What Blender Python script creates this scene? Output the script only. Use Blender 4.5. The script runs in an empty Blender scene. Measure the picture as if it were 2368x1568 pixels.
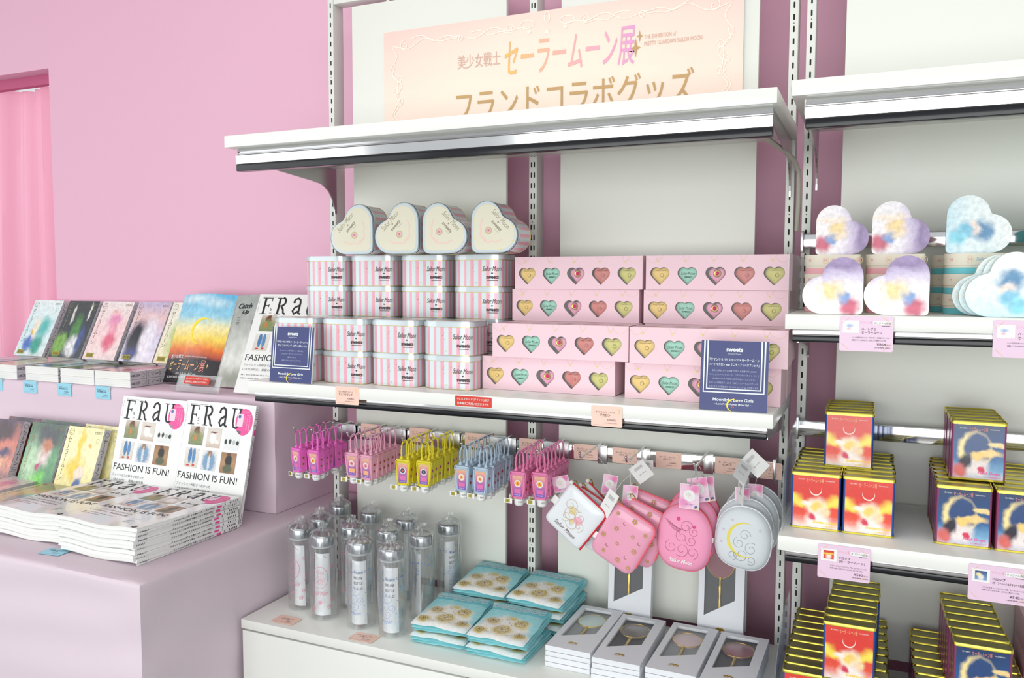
import bpy, bmesh, math, random
from mathutils import Vector, Matrix, noise
from mathutils.geometry import tessellate_polygon
R = math.radians
random.seed(7)
S = bpy.context.scene
COL = S.collection

# ---------------------------------------------------------------- camera
cam = bpy.data.cameras.new('camera'); camo = bpy.data.objects.new('camera', cam); COL.objects.link(camo)
yaw, pit, rol = .4146, .0702, .0022
cam.sensor_width = 36; cam.lens = 1902.08 / 2368 * 36; cam.clip_start = .02; cam.clip_end = 60
cy_, sy_ = math.cos(yaw), math.sin(yaw)
fw = Vector((-sy_ * math.cos(pit), cy_ * math.cos(pit), -math.sin(pit)))
r0 = Vector((cy_, sy_, 0)); u0 = r0.cross(fw)
rr = r0 * math.cos(rol) + u0 * math.sin(rol); uu = u0 * math.cos(rol) - r0 * math.sin(rol)
Mc = Matrix((rr, uu, -fw)).transposed().to_4x4(); Mc.translation = (.75968, -1.86428, 1.45)
camo.matrix_world = Mc
S.camera = camo
# ---------------------------------------------------------------- light and view
vs = S.view_settings
vs.view_transform = 'Standard'; vs.look = 'None'; vs.gamma = 1; vs.exposure = EXPO = 0.42
w = bpy.data.worlds.new('daylight'); S.world = w; w.use_nodes = True
bg = w.node_tree.nodes['Background']; bg.inputs[0].default_value = (.93, .97, 1, 1); bg.inputs[1].default_value = .6
def area(name, loc, target, sx, sy, power, col=(1, 1, 1)):
    l = bpy.data.lights.new(name, 'AREA'); l.shape = 'RECTANGLE'; l.size = sx; l.size_y = sy; l.energy = power; l.color = col
    o = bpy.data.objects.new(name, l); COL.objects.link(o); o.location = loc
    o.rotation_euler = (Vector(target) - Vector(loc)).to_track_quat('-Z', 'Y').to_euler()
    return o
area('window_daylight', (-3.4, -2.6, 1.9), (-.3, 0, 1.2), 3.0, 2.2, 20, (.97, .99, 1))
area('front_fill', (.5, -4.2, 1.25), (.3, 0, 1.2), 4.0, 1.7, 62, (.98, 1, .98))  # unseen frontal fill, added to brighten the panels between the shelves
area('back_room_lamp', (-2.7, 1.4, 2.0), (-2.4, .3, 1.4), 1.2, 1.2, 9, (1, .98, .97))
area('ceiling_fill', (.2, -1.2, 2.84), (.2, -.4, 1.0), 3.2, .8, 9, (1, .99, .96))  # weak fill added below the solid ceiling to lift the tabletops

# ---------------------------------------------------------------- materials
def lin(c):
    return tuple((v / 255 / 12.92 if v / 255 <= .04045 else ((v / 255 + .055) / 1.055) ** 2.4) for v in c)
MATS = {}
def mat(name, rgb, rough=.5, metal=0, spec=.5, trans=0, alpha=1, ior=1.45, coat=0, emit=None, sss=0, bump=None):
    if name in MATS: return MATS[name]
    m = bpy.data.materials.new(name); m.use_nodes = True; MATS[name] = m
    b = m.node_tree.nodes['Principled BSDF']
    c = lin(rgb)
    b.inputs['Base Color'].default_value = (*c, 1); b.inputs['Roughness'].default_value = rough
    b.inputs['Metallic'].default_value = metal; b.inputs['Specular IOR Level'].default_value = spec
    b.inputs['Transmission Weight'].default_value = trans; b.inputs['Alpha'].default_value = alpha
    b.inputs['IOR'].default_value = ior; b.inputs['Coat Weight'].default_value = coat
    if emit: b.inputs['Emission Color'].default_value = (*lin(emit[0]), 1); b.inputs['Emission Strength'].default_value = emit[1]
    if bump:
        n = m.node_tree.nodes; L = m.node_tree.links
        tc = n.new('ShaderNodeTexCoord'); no = n.new('ShaderNodeTexNoise'); bp = n.new('ShaderNodeBump')
        no.inputs['Scale'].default_value = bump[0]; no.inputs['Detail'].default_value = 4
        bp.inputs['Strength'].default_value = bump[1]; bp.inputs['Distance'].default_value = bump[2]
        L.new(tc.outputs['Object'], no.inputs['Vector']); L.new(no.outputs['Fac'], bp.inputs['Height']); L.new(bp.outputs[0], b.inputs['Normal'])
    return m
def art(name, stops, blobs=(), warp=.05, nscale=5, rough=.35, coat=0, mottle=.12, vertical=True, metal=0):
    """printed picture: a colour ramp with soft painted patches, laid out in the print's own UV"""
    if name in MATS: return MATS[name]
    m = bpy.data.materials.new(name); m.use_nodes = True; MATS[name] = m
    n = m.node_tree.nodes; L = m.node_tree.links; b = n['Principled BSDF']
    b.inputs['Roughness'].default_value = rough; b.inputs['Coat Weight'].default_value = coat; b.inputs['Metallic'].default_value = metal
    uv = n.new('ShaderNodeUVMap'); uv.uv_map = 'UVMap'
    no = n.new('ShaderNodeTexNoise'); no.inputs['Scale'].default_value = nscale; no.inputs['Detail'].default_value = 5
    L.new(uv.outputs[0], no.inputs['Vector'])
    sub = n.new('ShaderNodeVectorMath'); sub.operation = 'SUBTRACT'; sub.inputs[1].default_value = (.5, .5, .5); L.new(no.outputs['Color'], sub.inputs[0])
    sc = n.new('ShaderNodeVectorMath'); sc.operation = 'SCALE'; sc.inputs['Scale'].default_value = warp * 2.2; L.new(sub.outputs[0], sc.inputs[0])
    ad = n.new('ShaderNodeVectorMath'); L.new(uv.outputs[0], ad.inputs[0]); L.new(sc.outputs[0], ad.inputs[1])
    se = n.new('ShaderNodeSeparateXYZ'); L.new(ad.outputs[0], se.inputs[0])
    rp = n.new('ShaderNodeValToRGB'); cr = rp.color_ramp
    while len(cr.elements) < len(stops): cr.elements.new(.5)
    for e, (p, c) in zip(cr.elements, sorted(stops)): e.position = p; e.color = (*lin(c), 1)
    L.new(se.outputs[1 if vertical else 0], rp.inputs[0]); cur = rp.outputs[0]
    for (u, v, ru, rv, c, soft) in blobs:
        s1 = n.new('ShaderNodeVectorMath'); s1.operation = 'SUBTRACT'; s1.inputs[1].default_value = (u, v, 0); L.new(ad.outputs[0], s1.inputs[0])
        s2 = n.new('ShaderNodeVectorMath'); s2.operation = 'MULTIPLY'; s2.inputs[1].default_value = (1 / ru, 1 / rv, 0); L.new(s1.outputs[0], s2.inputs[0])
        ln = n.new('ShaderNodeVectorMath'); ln.operation = 'LENGTH'; L.new(s2.outputs[0], ln.inputs[0])
        mr = n.new('ShaderNodeMapRange'); mr.interpolation_type = 'SMOOTHSTEP'
        mr.inputs[1].default_value = 1 + soft; mr.inputs[2].default_value = max(0, 1 - soft); L.new(ln.outputs['Value'], mr.inputs[0])
        mx = n.new('ShaderNodeMix'); mx.data_type = 'RGBA'; L.new(mr.outputs[0], mx.inputs[0]); L.new(cur, mx.inputs[6]); mx.inputs[7].default_value = (*lin(c), 1)
        cur = mx.outputs[2]
    if mottle:
        n2 = n.new('ShaderNodeTexNoise'); n2.inputs['Scale'].default_value = nscale * 3.1; n2.inputs['Detail'].default_value = 6; L.new(uv.outputs[0], n2.inputs['Vector'])
        mr = n.new('ShaderNodeMapRange'); mr.inputs[1].default_value = .35; mr.inputs[2].default_value = .65; mr.inputs[3].default_value = 1 - mottle; mr.inputs[4].default_value = 1 + mottle; L.new(n2.outputs['Fac'], mr.inputs[0])
        vm = n.new('ShaderNodeVectorMath'); vm.operation = 'SCALE'; L.new(cur, vm.inputs[0]); L.new(mr.outputs[0], vm.inputs['Scale']); cur = vm.outputs[0]
    L.new(cur, b.inputs['Base Color'])
    return m

WHITE = mat('white_paint', (236, 238, 232), .28, spec=.5)
WPANEL = mat('panel_white', (232, 234, 226), .45)
POST = mat('post_white', (226, 228, 222), .4)
DARK = mat('dark_slot', (30, 34, 32), .8)
CHROME = mat('chrome', (215, 215, 215), .09, metal=1)
STEEL = mat('brushed_steel', (190, 190, 190), .26, metal=1)
BLACKP = mat('black_gloss', (14, 16, 22), .18)
WALLM = mat('wall_pink', (232, 183, 205), .75, bump=(220, .15, .001))
CLOTH = mat('cloth_pink', (222, 206, 216), .8, bump=(900, .25, .0006))
CLOTH2 = mat('riser_cloth_pink', (224, 204, 216), .8, bump=(900, .25, .0006))
PAPER = mat('page_paper', (236, 237, 233), .7)
PAPERW = mat('white_card', (240, 240, 238), .5)
INK = mat('ink_black', (28, 28, 32), .5)
INKG = mat('ink_grey', (95, 95, 100), .5)
GOLD = mat('gold', (214, 176, 70), .25, metal=1)
GOLDTIN = mat('gold_tin', (206, 192, 82), .27, metal=1)
def clear(name, rgb, base, edge, rough=.06, milk=.0):
    """thin clear plastic: see-through face-on, glossy towards grazing angles, a little milky"""
    m = bpy.data.materials.new(name); m.use_nodes = True; n = m.node_tree.nodes; L = m.node_tree.links; n.clear()
    out = n.new('ShaderNodeOutputMaterial'); t = n.new('ShaderNodeBsdfTransparent'); g = n.new('ShaderNodeBsdfGlossy'); g.inputs['Roughness'].default_value = rough; g.inputs[0].default_value = (*lin(rgb), 1)
    d = n.new('ShaderNodeBsdfDiffuse'); d.inputs[0].default_value = (*lin(rgb), 1)
    lw = n.new('ShaderNodeLayerWeight'); lw.inputs[0].default_value = .35; mr = n.new('ShaderNodeMapRange'); mr.inputs[3].default_value = base; mr.inputs[4].default_value = edge; L.new(lw.outputs['Facing'], mr.inputs[0])
    a = n.new('ShaderNodeMixShader'); L.new(mr.outputs[0], a.inputs[0]); L.new(t.outputs[0], a.inputs[1]); L.new(g.outputs[0], a.inputs[2])
    b = n.new('ShaderNodeMixShader'); b.inputs[0].default_value = milk; L.new(a.outputs[0], b.inputs[1]); L.new(d.outputs[0], b.inputs[2]); L.new(b.outputs[0], out.inputs[0]); MATS[name] = m
    return m
ACRYL = clear('clear_acrylic', (235, 240, 240), .05, .5, .04, .10)
STRING = mat('string_white', (225, 225, 222), .6)

# ---------------------------------------------------------------- mesh builder
_tc = {}
def text_geo(s, bold=0.0, shear=0.0):
    k = (s, bold, shear)
    if k in _tc: return _tc[k]
    c = bpy.data.curves.new('t', 'FONT'); c.body = s; c.size = 1; c.resolution_u = 3; c.offset = bold; c.shear = shear; c.fill_mode = 'FRONT'
    o = bpy.data.objects.new('t', c); COL.objects.link(o)
    dg = bpy.context.evaluated_depsgraph_get(); me = bpy.data.meshes.new_from_object(o.evaluated_get(dg))
    vs_ = [(v.co.x, v.co.y) for v in me.vertices]; fs = [tuple(p.vertices) for p in me.polygons]
    bpy.data.meshes.remove(me); bpy.data.objects.remove(o); bpy.data.curves.remove(c)
    if not vs_: vs_ = [(0, 0)]
    bb = (min(v[0] for v in vs_), min(v[1] for v in vs_), max(v[0] for v in vs_), max(v[1] for v in vs_))
    _tc[k] = (vs_, fs, bb); return _tc[k]
def fr(o, ux, uy, eps=.0004):
    """frame: 2-D (u,v) to 3-D on the surface with origin o and unit axes ux, uy"""
    o, ux, uy = Vector(o), Vector(ux).normalized(), Vector(uy).normalized(); n = ux.cross(uy) * eps
    return lambda u, v, k=1: o + ux * u + uy * v + n * k
class MB:
    cnt = 0
    def __init__(s): s.v = []; s.f = []; s.m = []; s.uv = []; s.sm = []; s.mats = []
    def mi(s, m):
        if m not in s.mats: s.mats.append(m)
        return s.mats.index(m)
    def add(s, vs_, fs, m, uv=None, smooth=False, M=None):
        b = len(s.v); k = s.mi(m)
        for v in vs_:
            v = Vector(v); s.v.append(M @ v if M else v)
        for f in fs:
            s.f.append([b + i for i in f]); s.m.append(k); s.sm.append(smooth)
            s.uv.append([uv[i] for i in f] if uv else [(0, 0)] * len(f))
        return s
    def box(s, lo, hi, m, bev=0, seg=2, M=None):
        x0, y0, z0 = lo; x1, y1, z1 = hi
        bm = bmesh.new(); bmesh.ops.create_cube(bm, size=1)
        for v in bm.verts: v.co = Vector((x0 + (v.co.x + .5) * (x1 - x0), y0 + (v.co.y + .5) * (y1 - y0), z0 + (v.co.z + .5) * (z1 - z0)))
        if bev: bmesh.ops.bevel(bm, geom=bm.edges[:], offset=bev, segments=seg, profile=.5, affect='EDGES')
        s.bm(bm, m, bool(bev), M); return s
    def bm(s, bm, m, smooth=False, M=None):
        bm.verts.index_update()
        s.add([v.co.copy() for v in bm.verts], [[v.index for v in f.verts] for f in bm.faces], m, smooth=smooth, M=M); bm.free()
    def quad(s, p, m, uv=((0, 0), (1, 0), (1, 1), (0, 1))): return s.add(p, [(0, 1, 2, 3)], m, uv=uv)
    def rect(s, F, u0, v0, u1, v1, m, k=1):
        return s.quad([F(u0, v0, k), F(u1, v0, k), F(u1, v1, k), F(u0, v1, k)], m)
    def poly(s, F, pts, m, k=1, uvbox=None):
        if uvbox is None:
            xs = [p[0] for p in pts]; ys = [p[1] for p in pts]; uvbox = (min(xs), min(ys), max(xs), max(ys))
        uv = [((p[0] - uvbox[0]) / (uvbox[2] - uvbox[0]), (p[1] - uvbox[1]) / (uvbox[3] - uvbox[1])) for p in pts]
        return s.add([F(p[0], p[1], k) for p in pts], [tuple(range(len(pts)))], m, uv=uv)
    def disc(s, F, u, v, r, m, k=1, n=20, r2=None):
        return s.poly(F, [(u + r * math.cos(2 * math.pi * i / n), v + (r2 or r) * math.sin(2 * math.pi * i / n)) for i in range(n)], m, k)
    def ribbon(s, F, pts, wd, m, k=1, taper=False):
        vs_ = []; N = len(pts); MB.cnt += 1; k0 = k + (MB.cnt % 7) * .09
        for i, p in enumerate(pts):
            k = k0 + .45 * i / N
            a = pts[max(0, i - 1)]; b = pts[min(N - 1, i + 1)]; d = Vector((b[0] - a[0], b[1] - a[1]));
            d = d.normalized() if d.length else Vector((1, 0)); q = wd / 2
            if taper: q *= max(.1, math.sin(math.pi * (i + .5) / N))
            vs_ += [F(p[0] - d.y * q, p[1] + d.x * q, k), F(p[0] + d.y * q, p[1] - d.x * q, k)]
        return s.add(vs_, [(2 * i, 2 * i + 1, 2 * i + 3, 2 * i + 2) for i in range(N - 1)], m)
    def text(s, t, F, cx, cy, m, h=None, w=None, rot=0, bold=0, shear=0, k=2, al='c'):
        vs_, fs, bb = text_geo(t, bold, shear); bw = max(1e-6, bb[2] - bb[0]); bh = max(1e-6, bb[3] - bb[1])
        if h and w: sx, sy = w / bw, h / bh
        elif w: sx = sy = w / bw
        else: sx = sy = h / .72
        ox = {'c': (bb[0] + bb[2]) / 2, 'l': bb[0], 'r': bb[2]}[al]; oy = (bb[1] + bb[3]) / 2
        c, sn = math.cos(rot), math.sin(rot); out = []; uv = []
        for (x, y) in vs_:
            a, b = (x - ox) * sx, (y - oy) * sy
            out.append(F(cx + a * c - b * sn, cy + a * sn + b * c, k)); uv.append(((x - bb[0]) / bw, (y - bb[1]) / bh))
        return s.add(out, fs, m, uv=uv)
    def vtext(s, t, F, cx, top, em, m, bold=0, k=2):
        y = top - em / 2
        for ch in t:
            if ch == 'ー': s.rect(F, cx - em * .05, y - em * .42, cx + em * .05, y + em * .42, m, k)
            elif ch != ' ': s.text(ch, F, cx, y, m, h=em * .72, bold=bold, k=k)
            y -= em
        return s
    def tube(s, pts, r, m, n=8, caps=True, closed=False):
        pts = [Vector(p) for p in pts]; N = len(pts); vs_ = []; up = None
        rs = r if isinstance(r, (list, tuple)) else [r] * N
        for i, p in enumerate(pts):
            if closed: d = pts[(i + 1) % N] - pts[i - 1]
            else: d = pts[min(N - 1, i + 1)] - pts[max(0, i - 1)]
            d.normalize()
            if up is None: up = d.orthogonal().normalized()
            up = (up - d * up.dot(d)); up = up.normalized() if up.length > 1e-6 else d.orthogonal().normalized()
            sd = d.cross(up)
            vs_ += [p + (up * math.cos(2 * math.pi * j / n) + sd * math.sin(2 * math.pi * j / n)) * rs[i] for j in range(n)]
        fs = [(i * n + j, i * n + (j + 1) % n, ((i + 1) % N) * n + (j + 1) % n, ((i + 1) % N) * n + j) for i in range(N if closed else N - 1) for j in range(n)]
        if caps and not closed: fs += [tuple(range(n))[::-1], tuple((N - 1) * n + j for j in range(n))]
        return s.add(vs_, fs, m, smooth=True)
    def lathe(s, prof, m, n=28, M=None, smooth=True):
        """prof: list of (r, z)"""
        vs_ = []; fs = []
        for (r, z) in prof: vs_ += [(r * math.cos(2 * math.pi * j / n), r * math.sin(2 * math.pi * j / n), z) for j in range(n)]
        for i in range(len(prof) - 1): fs += [(i * n + j, i * n + (j + 1) % n, (i + 1) * n + (j + 1) % n, (i + 1) * n + j) for j in range(n)]
        fs += [tuple(range(n))[::-1], tuple((len(prof) - 1) * n + j for j in range(n))]
        return s.add(vs_, fs, m, smooth=smooth, M=M)
    def ball(s, c, r, m, n=10, sz=1):
        k = 6; prof = [(max(1e-5, r * math.sin(math.pi * i / k)), -r * sz * math.cos(math.pi * i / k)) for i in range(k + 1)]
        return s.lathe(prof, m, n, Matrix.Translation(c))
    def prism(s, pts, z0, z1, m, side=None, uvs=False, F=None, mtop=None, mbot=None):
        """outline pts (ccw) extruded from z0 to z1; F maps (x,y,z) -> 3-D"""
        F = F or (lambda x, y, z: Vector((x, y, z))); N = len(pts); side = side or m
        per = [0]
        for i in range(N): per.append(per[-1] + math.dist(pts[i], pts[(i + 1) % N]))
        vs_ = []; uv = []
        for i in range(N + 1):
            p = pts[i % N]; vs_ += [F(p[0], p[1], z0), F(p[0], p[1], z1)]; uv += [(per[i], z0), (per[i], z1)]
        s.add(vs_, [(2 * i, 2 * i + 2, 2 * i + 3, 2 * i + 1) for i in range(N)], side, uv=uv, smooth=True)
        xs = [p[0] for p in pts]; ys = [p[1] for p in pts]
        u = [((p[0] - min(xs)) / (max(xs) - min(xs)), (p[1] - min(ys)) / (max(ys) - min(ys))) for p in pts]
        if mtop is not False: s.add([F(p[0], p[1], z1) for p in pts], [tuple(range(N))], mtop or m, uv=u)
        if mbot is not False: s.add([F(p[0], p[1], z0) for p in pts], [tuple(range(N))[::-1]], mbot or m, uv=u)
        return s
    def build(s, name, parent=None, label=None):
        me = bpy.data.meshes.new(name); me.from_pydata([tuple(v) for v in s.v], [], s.f)
        for m in s.mats: me.materials.append(m)
        me.polygons.foreach_set('material_index', s.m); me.polygons.foreach_set('use_smooth', s.sm)
        ul = me.uv_layers.new(name='UVMap'); fl = [c for f in s.uv for p in f for c in p]
        ul.data.foreach_set('uv', fl); me.validate(); me.update()
        if any(s.sm):
            try: me.set_sharp_from_angle(angle=R(38))
            except Exception: pass
        o = bpy.data.objects.new(name, me); COL.objects.link(o); o.parent = parent
        if label: o['label'] = label
        return o
def thing(name, label, cat, loc=(0, 0, 0), rot=(0, 0, 0), group=None):
    o = bpy.data.objects.new(name, None); COL.objects.link(o); o.empty_display_size = .02
    o.location = loc; o.rotation_euler = rot; o['label'] = label; o['category'] = cat
    if group: o['group'] = group
    return o
def tag(o, label, cat, group=None, loc=None, rot=None):
    o['label'] = label; o['category'] = cat
    if group: o['group'] = group
    if loc is not None: o.location = loc
    if rot is not None: o.rotation_euler = rot
    return o
def struct(o): o['kind'] = 'structure'; return o
KIDS = {}
def kids(o):
    if o.name not in KIDS: KIDS[o.name] = [c for c in bpy.data.objects if c.parent == o]
    return KIDS[o.name]
def dup(root, label, loc, rot=None, group=None, scale=None, swap=None):
    r_ = root.copy(); COL.objects.link(r_); r_.location = loc
    if rot is not None: r_.rotation_euler = rot
    if scale is not None: r_.scale = scale
    r_['label'] = label
    if group: r_['group'] = group
    for ch in kids(root):
        c = ch.copy(); COL.objects.link(c); c.parent = r_
        for g in kids(ch):
            d = g.copy(); COL.objects.link(d); d.parent = c
    return r_
class Maker:
    """first call moves the prototype itself, later calls copy it with its parts"""
    def __init__(s, root): s.root = root; s.used = False
    def __call__(s, label, loc, rot=(0, 0, 0), group=None, scale=None):
        if s.used: return dup(s.root, label, loc, rot, group, scale)
        s.used = True; kids(s.root); s.root.location = loc; s.root.rotation_euler = rot; s.root['label'] = label
        for ch in kids(s.root): kids(ch)
        if scale: s.root.scale = scale
        if group: s.root['group'] = group
        return s.root
def heart(n=12, smooth=0):
    """rounded heart whose right-angle point lies at (1,0): flat flanks along y=0 and x=1; spans -.5..1 by 0..1.5"""
    p = [(x / n, 0) for x in range(0, n)] + [(1, y / n) for y in range(0, n)]
    p += [(.5 + .5 * math.cos(a), 1 + .5 * math.sin(a)) for a in [math.pi * i / (2 * n) for i in range(2 * n)]]
    p += [(.0 + .5 * math.cos(a), .5 + .5 * math.sin(a)) for a in [math.pi / 2 + math.pi * i / (2 * n) for i in range(2 * n)]]
    for _ in range(smooth):
        N = len(p); p = [((p[i - 1][0] + 2 * p[i][0] + p[(i + 1) % N][0]) / 4, (p[i - 1][1] + 2 * p[i][1] + p[(i + 1) % N][1]) / 4) for i in range(N)]
    return p
def crescent(cx, cy, r, rot=0, n=20, fat=.55):
    c = .08 + .35 * fat; a0 = R(60); e = (math.cos(a0), math.sin(a0)); rho = math.hypot(e[0] - c, e[1]); b0 = math.atan2(e[1], e[0] - c)
    o = [(math.cos(t), math.sin(t)) for t in [a0 + (2 * math.pi - 2 * a0) * i / n for i in range(n + 1)]]
    o += [(c + rho * math.cos(t), rho * math.sin(t)) for t in [2 * math.pi - b0 - (2 * math.pi - 2 * b0) * i / n for i in range(1, n)]]
    k, s_ = math.cos(rot), math.sin(rot)
    return [(cx + r * (x * k - y * s_), cy + r * (x * s_ + y * k)) for x, y in o]
def rrect(u0, v0, u1, v1, r, n=4):
    out = []
    for (cx, cy, a) in ((u1 - r, v0 + r, -90), (u1 - r, v1 - r, 0), (u0 + r, v1 - r, 90), (u0 + r, v0 + r, 180)):
        out += [(cx + r * math.cos(R(a + 90 * i / n)), cy + r * math.sin(R(a + 90 * i / n))) for i in range(n + 1)]
    return out
FX = lambda x, y, z, eps=.0004: fr((x, y, z), (1, 0, 0), (0, 0, 1), eps)     # faces the shop (-y)
ORD = ['front', 'second', 'third', 'fourth', 'fifth', 'sixth', 'seventh', 'eighth', 'ninth', 'tenth', 'eleventh', 'twelfth']
ZM, ZB, ZT, ZH, ZK, ZR = 1.2123, .645, .825, 1.7769, .645, 1.135   # main shelf, base, table, header tops; riser
YW = .16
# ================================================================= THE SETTING
m = MB(); m.box((-4.2, -5, -.1), (3.4, 1.6, 0), mat('floor_grey', (118, 114, 112), .35)); struct(m.build('floor'))
m = MB(); m.box((-4.2, -3.1, 2.9), (3.4, 1.6, 3.0), mat('ceiling_white', (205, 205, 202), .8)); struct(m.build('ceiling'))
m = MB(); m.box((-1.897, YW, 0), (3.4, YW + .05, 2.9), WALLM); m.box((-3.3, YW, 2.186), (-1.897, YW + .05, 2.9), WALLM); m.box((-4.2, YW, 0), (-3.3, YW + .05, 2.9), WALLM)
struct(m.build('wall_back'))
m = MB(); m.box((-3.3, YW + .05, 2.15), (-1.897, YW + .075, 2.3), mat('pelmet_pink', (190, 92, 130), .7)); struct(m.build('trim_1'))
# curtain in the doorway
CURT = mat('curtain_pink', (238, 178, 200), .7)
nt = CURT.node_tree; b_ = nt.nodes['Principled BSDF']; tr = nt.nodes.new('ShaderNodeBsdfTranslucent'); tr.inputs[0].default_value = (*lin((244, 186, 206)), 1)
mx = nt.nodes.new('ShaderNodeMixShader'); mx.inputs[0].default_value = .42; nt.links.new(b_.outputs[0], mx.inputs[1]); nt.links.new(tr.outputs[0], mx.inputs[2]); nt.links.new(mx.outputs[0], nt.nodes['Material Output'].inputs[0])
m = MB(); NU, NV = 150, 40; vs_ = []
for j in range(NV + 1):
    t = j / NV; z = 2.165 - t * 2.12
    for i in range(NU + 1):
        u = i / NU; x = -3.25 + u * (1.375 - .03 * t)
        y = .285 + .038 * math.sin(u * 44 + 1.2 * math.sin(t * 2.4 + u * 5)) * (.6 + .5 * t) + .016 * math.sin(u * 131 - t * 2) + .02 * math.sin(u * 17 - 2.2 * t)
        vs_.append((x, y, z))
m.add(vs_, [(j * (NU + 1) + i, (j + 1) * (NU + 1) + i, (j + 1) * (NU + 1) + i + 1, j * (NU + 1) + i + 1) for j in range(NV) for i in range(NU)], CURT, smooth=True)
tag(m.build('curtain'), 'pink hanging fabric curtain gathered in the wall opening at far left', 'curtain')

# ================================================================= RACK
LV0, PITCH = 1.994, .025025
def post(mb, x, wd, y, cols, z0, z1, zoff=0, d=.046):
    mb.box((x - wd / 2, y, z0), (x + wd / 2, y + d, z1), POST, .0012)
    F = FX(x, y, 0)
    k = -8
    while True:
        z = LV0 + zoff - (k + .5) * PITCH; k += 1
        if z > z1 - .02: continue
        if z < z0 + .02: break
        for cx in cols: mb.poly(F, rrect(cx - .0017, z - .0064, cx + .0017, z + .0064, .0015, 2), DARK)
    for kk in range(-1, 5):
        z = LV0 + zoff - kk * 16 * PITCH
        if z0 < z < z1: mb.disc(F, 0, z, .0011, DARK, n=8)
rack = thing('display_rack', 'white slotted steel display rack left of the narrow gap, behind the heart tins and boxes', 'display rack')
m = MB(); post(m, -.593, .0175, 0, [.0005], 0, 2.21); m.build('upright', rack)
m = MB(); post(m, -.0065, .0205, 0, [-.0038, .0038], 0, 2.19); m.build('upright', rack)
m = MB(); post(m, .587, .0178, 0, [0], 0, 2.30); m.build('upright', rack)
m = MB(); m.box((-.584, .002, 2.185), (.578, .04, 2.21), POST, .001); m.box((-.425, .012, 2.165), (-.417, .02, 2.19), POST); m.build('top_rail', rack)
for (x0, x1, zt) in ((-.527, -.079, 2.172), (.063, .516, 2.172)):
    m = MB(); m.box((x0, .004, .66), (x1, .016, zt), WPANEL, .0008); m.build('back_panel', rack)
rack2 = thing('display_rack', 'white slotted steel display rack at the right edge, behind the gummy hearts and drop tins', 'display rack')
m = MB(); post(m, .6235, .018, -.0237, [0], 0, 2.30, -.003); m.build('upright', rack2)
m = MB(); post(m, 1.83, .018, -.0237, [0], 0, 2.30, -.003); m.build('upright', rack2)
m = MB(); m.box((.69, -.012, .66), (1.76, .0, 2.6), WPANEL, .0008); m.build('back_panel', rack2)

def tapered_bracket(mb, x, yf, zt, drop, th=.0035, m_=STEEL, y0=0.0):
    """side plate under a shelf, deep at the post and curving up to the front"""
    pts = [(yf, zt), (yf, zt - .026)]
    n = 10
    pts += [(yf + (y0 - .085 - yf) * .5, zt - .034), (y0 - .10, zt - .043)]
    for i in range(n + 1):
        a = R(90 - 90 * i / n); pts.append((y0 - .085 + .077 * math.sin(R(90 * i / n)), zt - .045 - drop * (1 - math.cos(R(90 * i / n)))))
    pts += [(y0, zt - .045 - drop), (y0, zt)]
    vs_ = [(x - th / 2, p[0], p[1]) for p in pts] + [(x + th / 2, p[0], p[1]) for p in pts]; N = len(pts)
    mb.add(vs_, [tuple(range(N))[::-1], tuple(range(N, 2 * N))] + [(i, (i + 1) % N, N + (i + 1) % N, N + i) for i in range(N)], m_)
def header(label, x0, x1, yf, zt, y0, lamp0, rot_left):
    h = thing('header_shelf', label, 'shelf')
    m = MB(); m.box((x0, yf, zt - .0265), (x1, y0 - .004, zt), WHITE, .0015); m.build('shelf_board', h)
    m = MB(); a = x0 + .022; b = x1 - .008; zb = zt - .0265
    # rounded grey lip, bright sloping chrome face, black lower lip
    prof = [(yf + .022, zb), (yf + .018, zb - .004), (yf + .017, zb - .008), (yf + .02, zb - .012), (yf + .021, zb - .013), (yf + .0112, zb - .018), (yf + .0132, zb - .036), (yf + .016, zb - .0365)]
    vs_ = [(a, p[0], p[1]) for p in prof] + [(b, p[0], p[1]) for p in prof]; N = len(prof)
    m.add(vs_, [(i, i + 1, N + i + 1, N + i) for i in range(N - 1)], CHROME)
    m.box((a, yf + .0146, zb - .0363), (b, yf + .017, zb - .02), CHROME)
    m.build('chrome_valance', h)
    m = MB(); m.box((a, yf + .0125, zb - .0525), (b, yf + .032, zb - .0367), BLACKP, .0015); m.build('lower_lip', h, 'black lower lip')
    m = MB(); m.box((a + .03, yf + .036, zb - .03), (b - .03, yf + .085, zb), mat('lamp_housing', (185, 180, 172), .4), .002)
    m.box((a + .07, yf + .046, zb - .036), (b - .2, yf + .076, zb - .03), mat('lamp_diffuser', (228, 224, 200), .5), .002)
    m.build('lamp_housing', h)
    for x in (x0 + .02, x1 - .012):
        m = MB(); tapered_bracket(m, x, yf + .035, zb, .075, y0=y0 - .002); m.build('bracket', h)
    return h
hl = header('long white header shelf with chrome valance crossing the lower part of the pink banner', -.6, .6, -.397, ZH, 0, 0, 0)
hr = header('white header shelf with chrome valance at the top right edge', .6225, 1.85, -.395, 1.786, -.0237, 0, 0)
m = MB(); m.tube([(.545, -.335, 1.735), (.553, -.30, 1.723), (.562, -.25, 1.72), (.585, -.12, 1.712), (.600, -.06, 1.70), (.606, -.02, 1.68), (.606, -.004, 1.62), (.602, .01, 1.56)], .0052, mat('cable_grey', (176, 172, 160), .5), 10)
m.build('power_cable', hl)
m = MB(); m.tube([(.545, -.335, 1.735), (.541, -.343, 1.74), (.53, -.35, 1.742)], .007, mat('plug_white', (215, 214, 208), .5), 10); m.box((.40, -.352, 1.722), (.52, -.335, 1.735), mat('plug_white', (215, 214, 208), .5), .003); m.build('cable_connector', hl)

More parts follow.
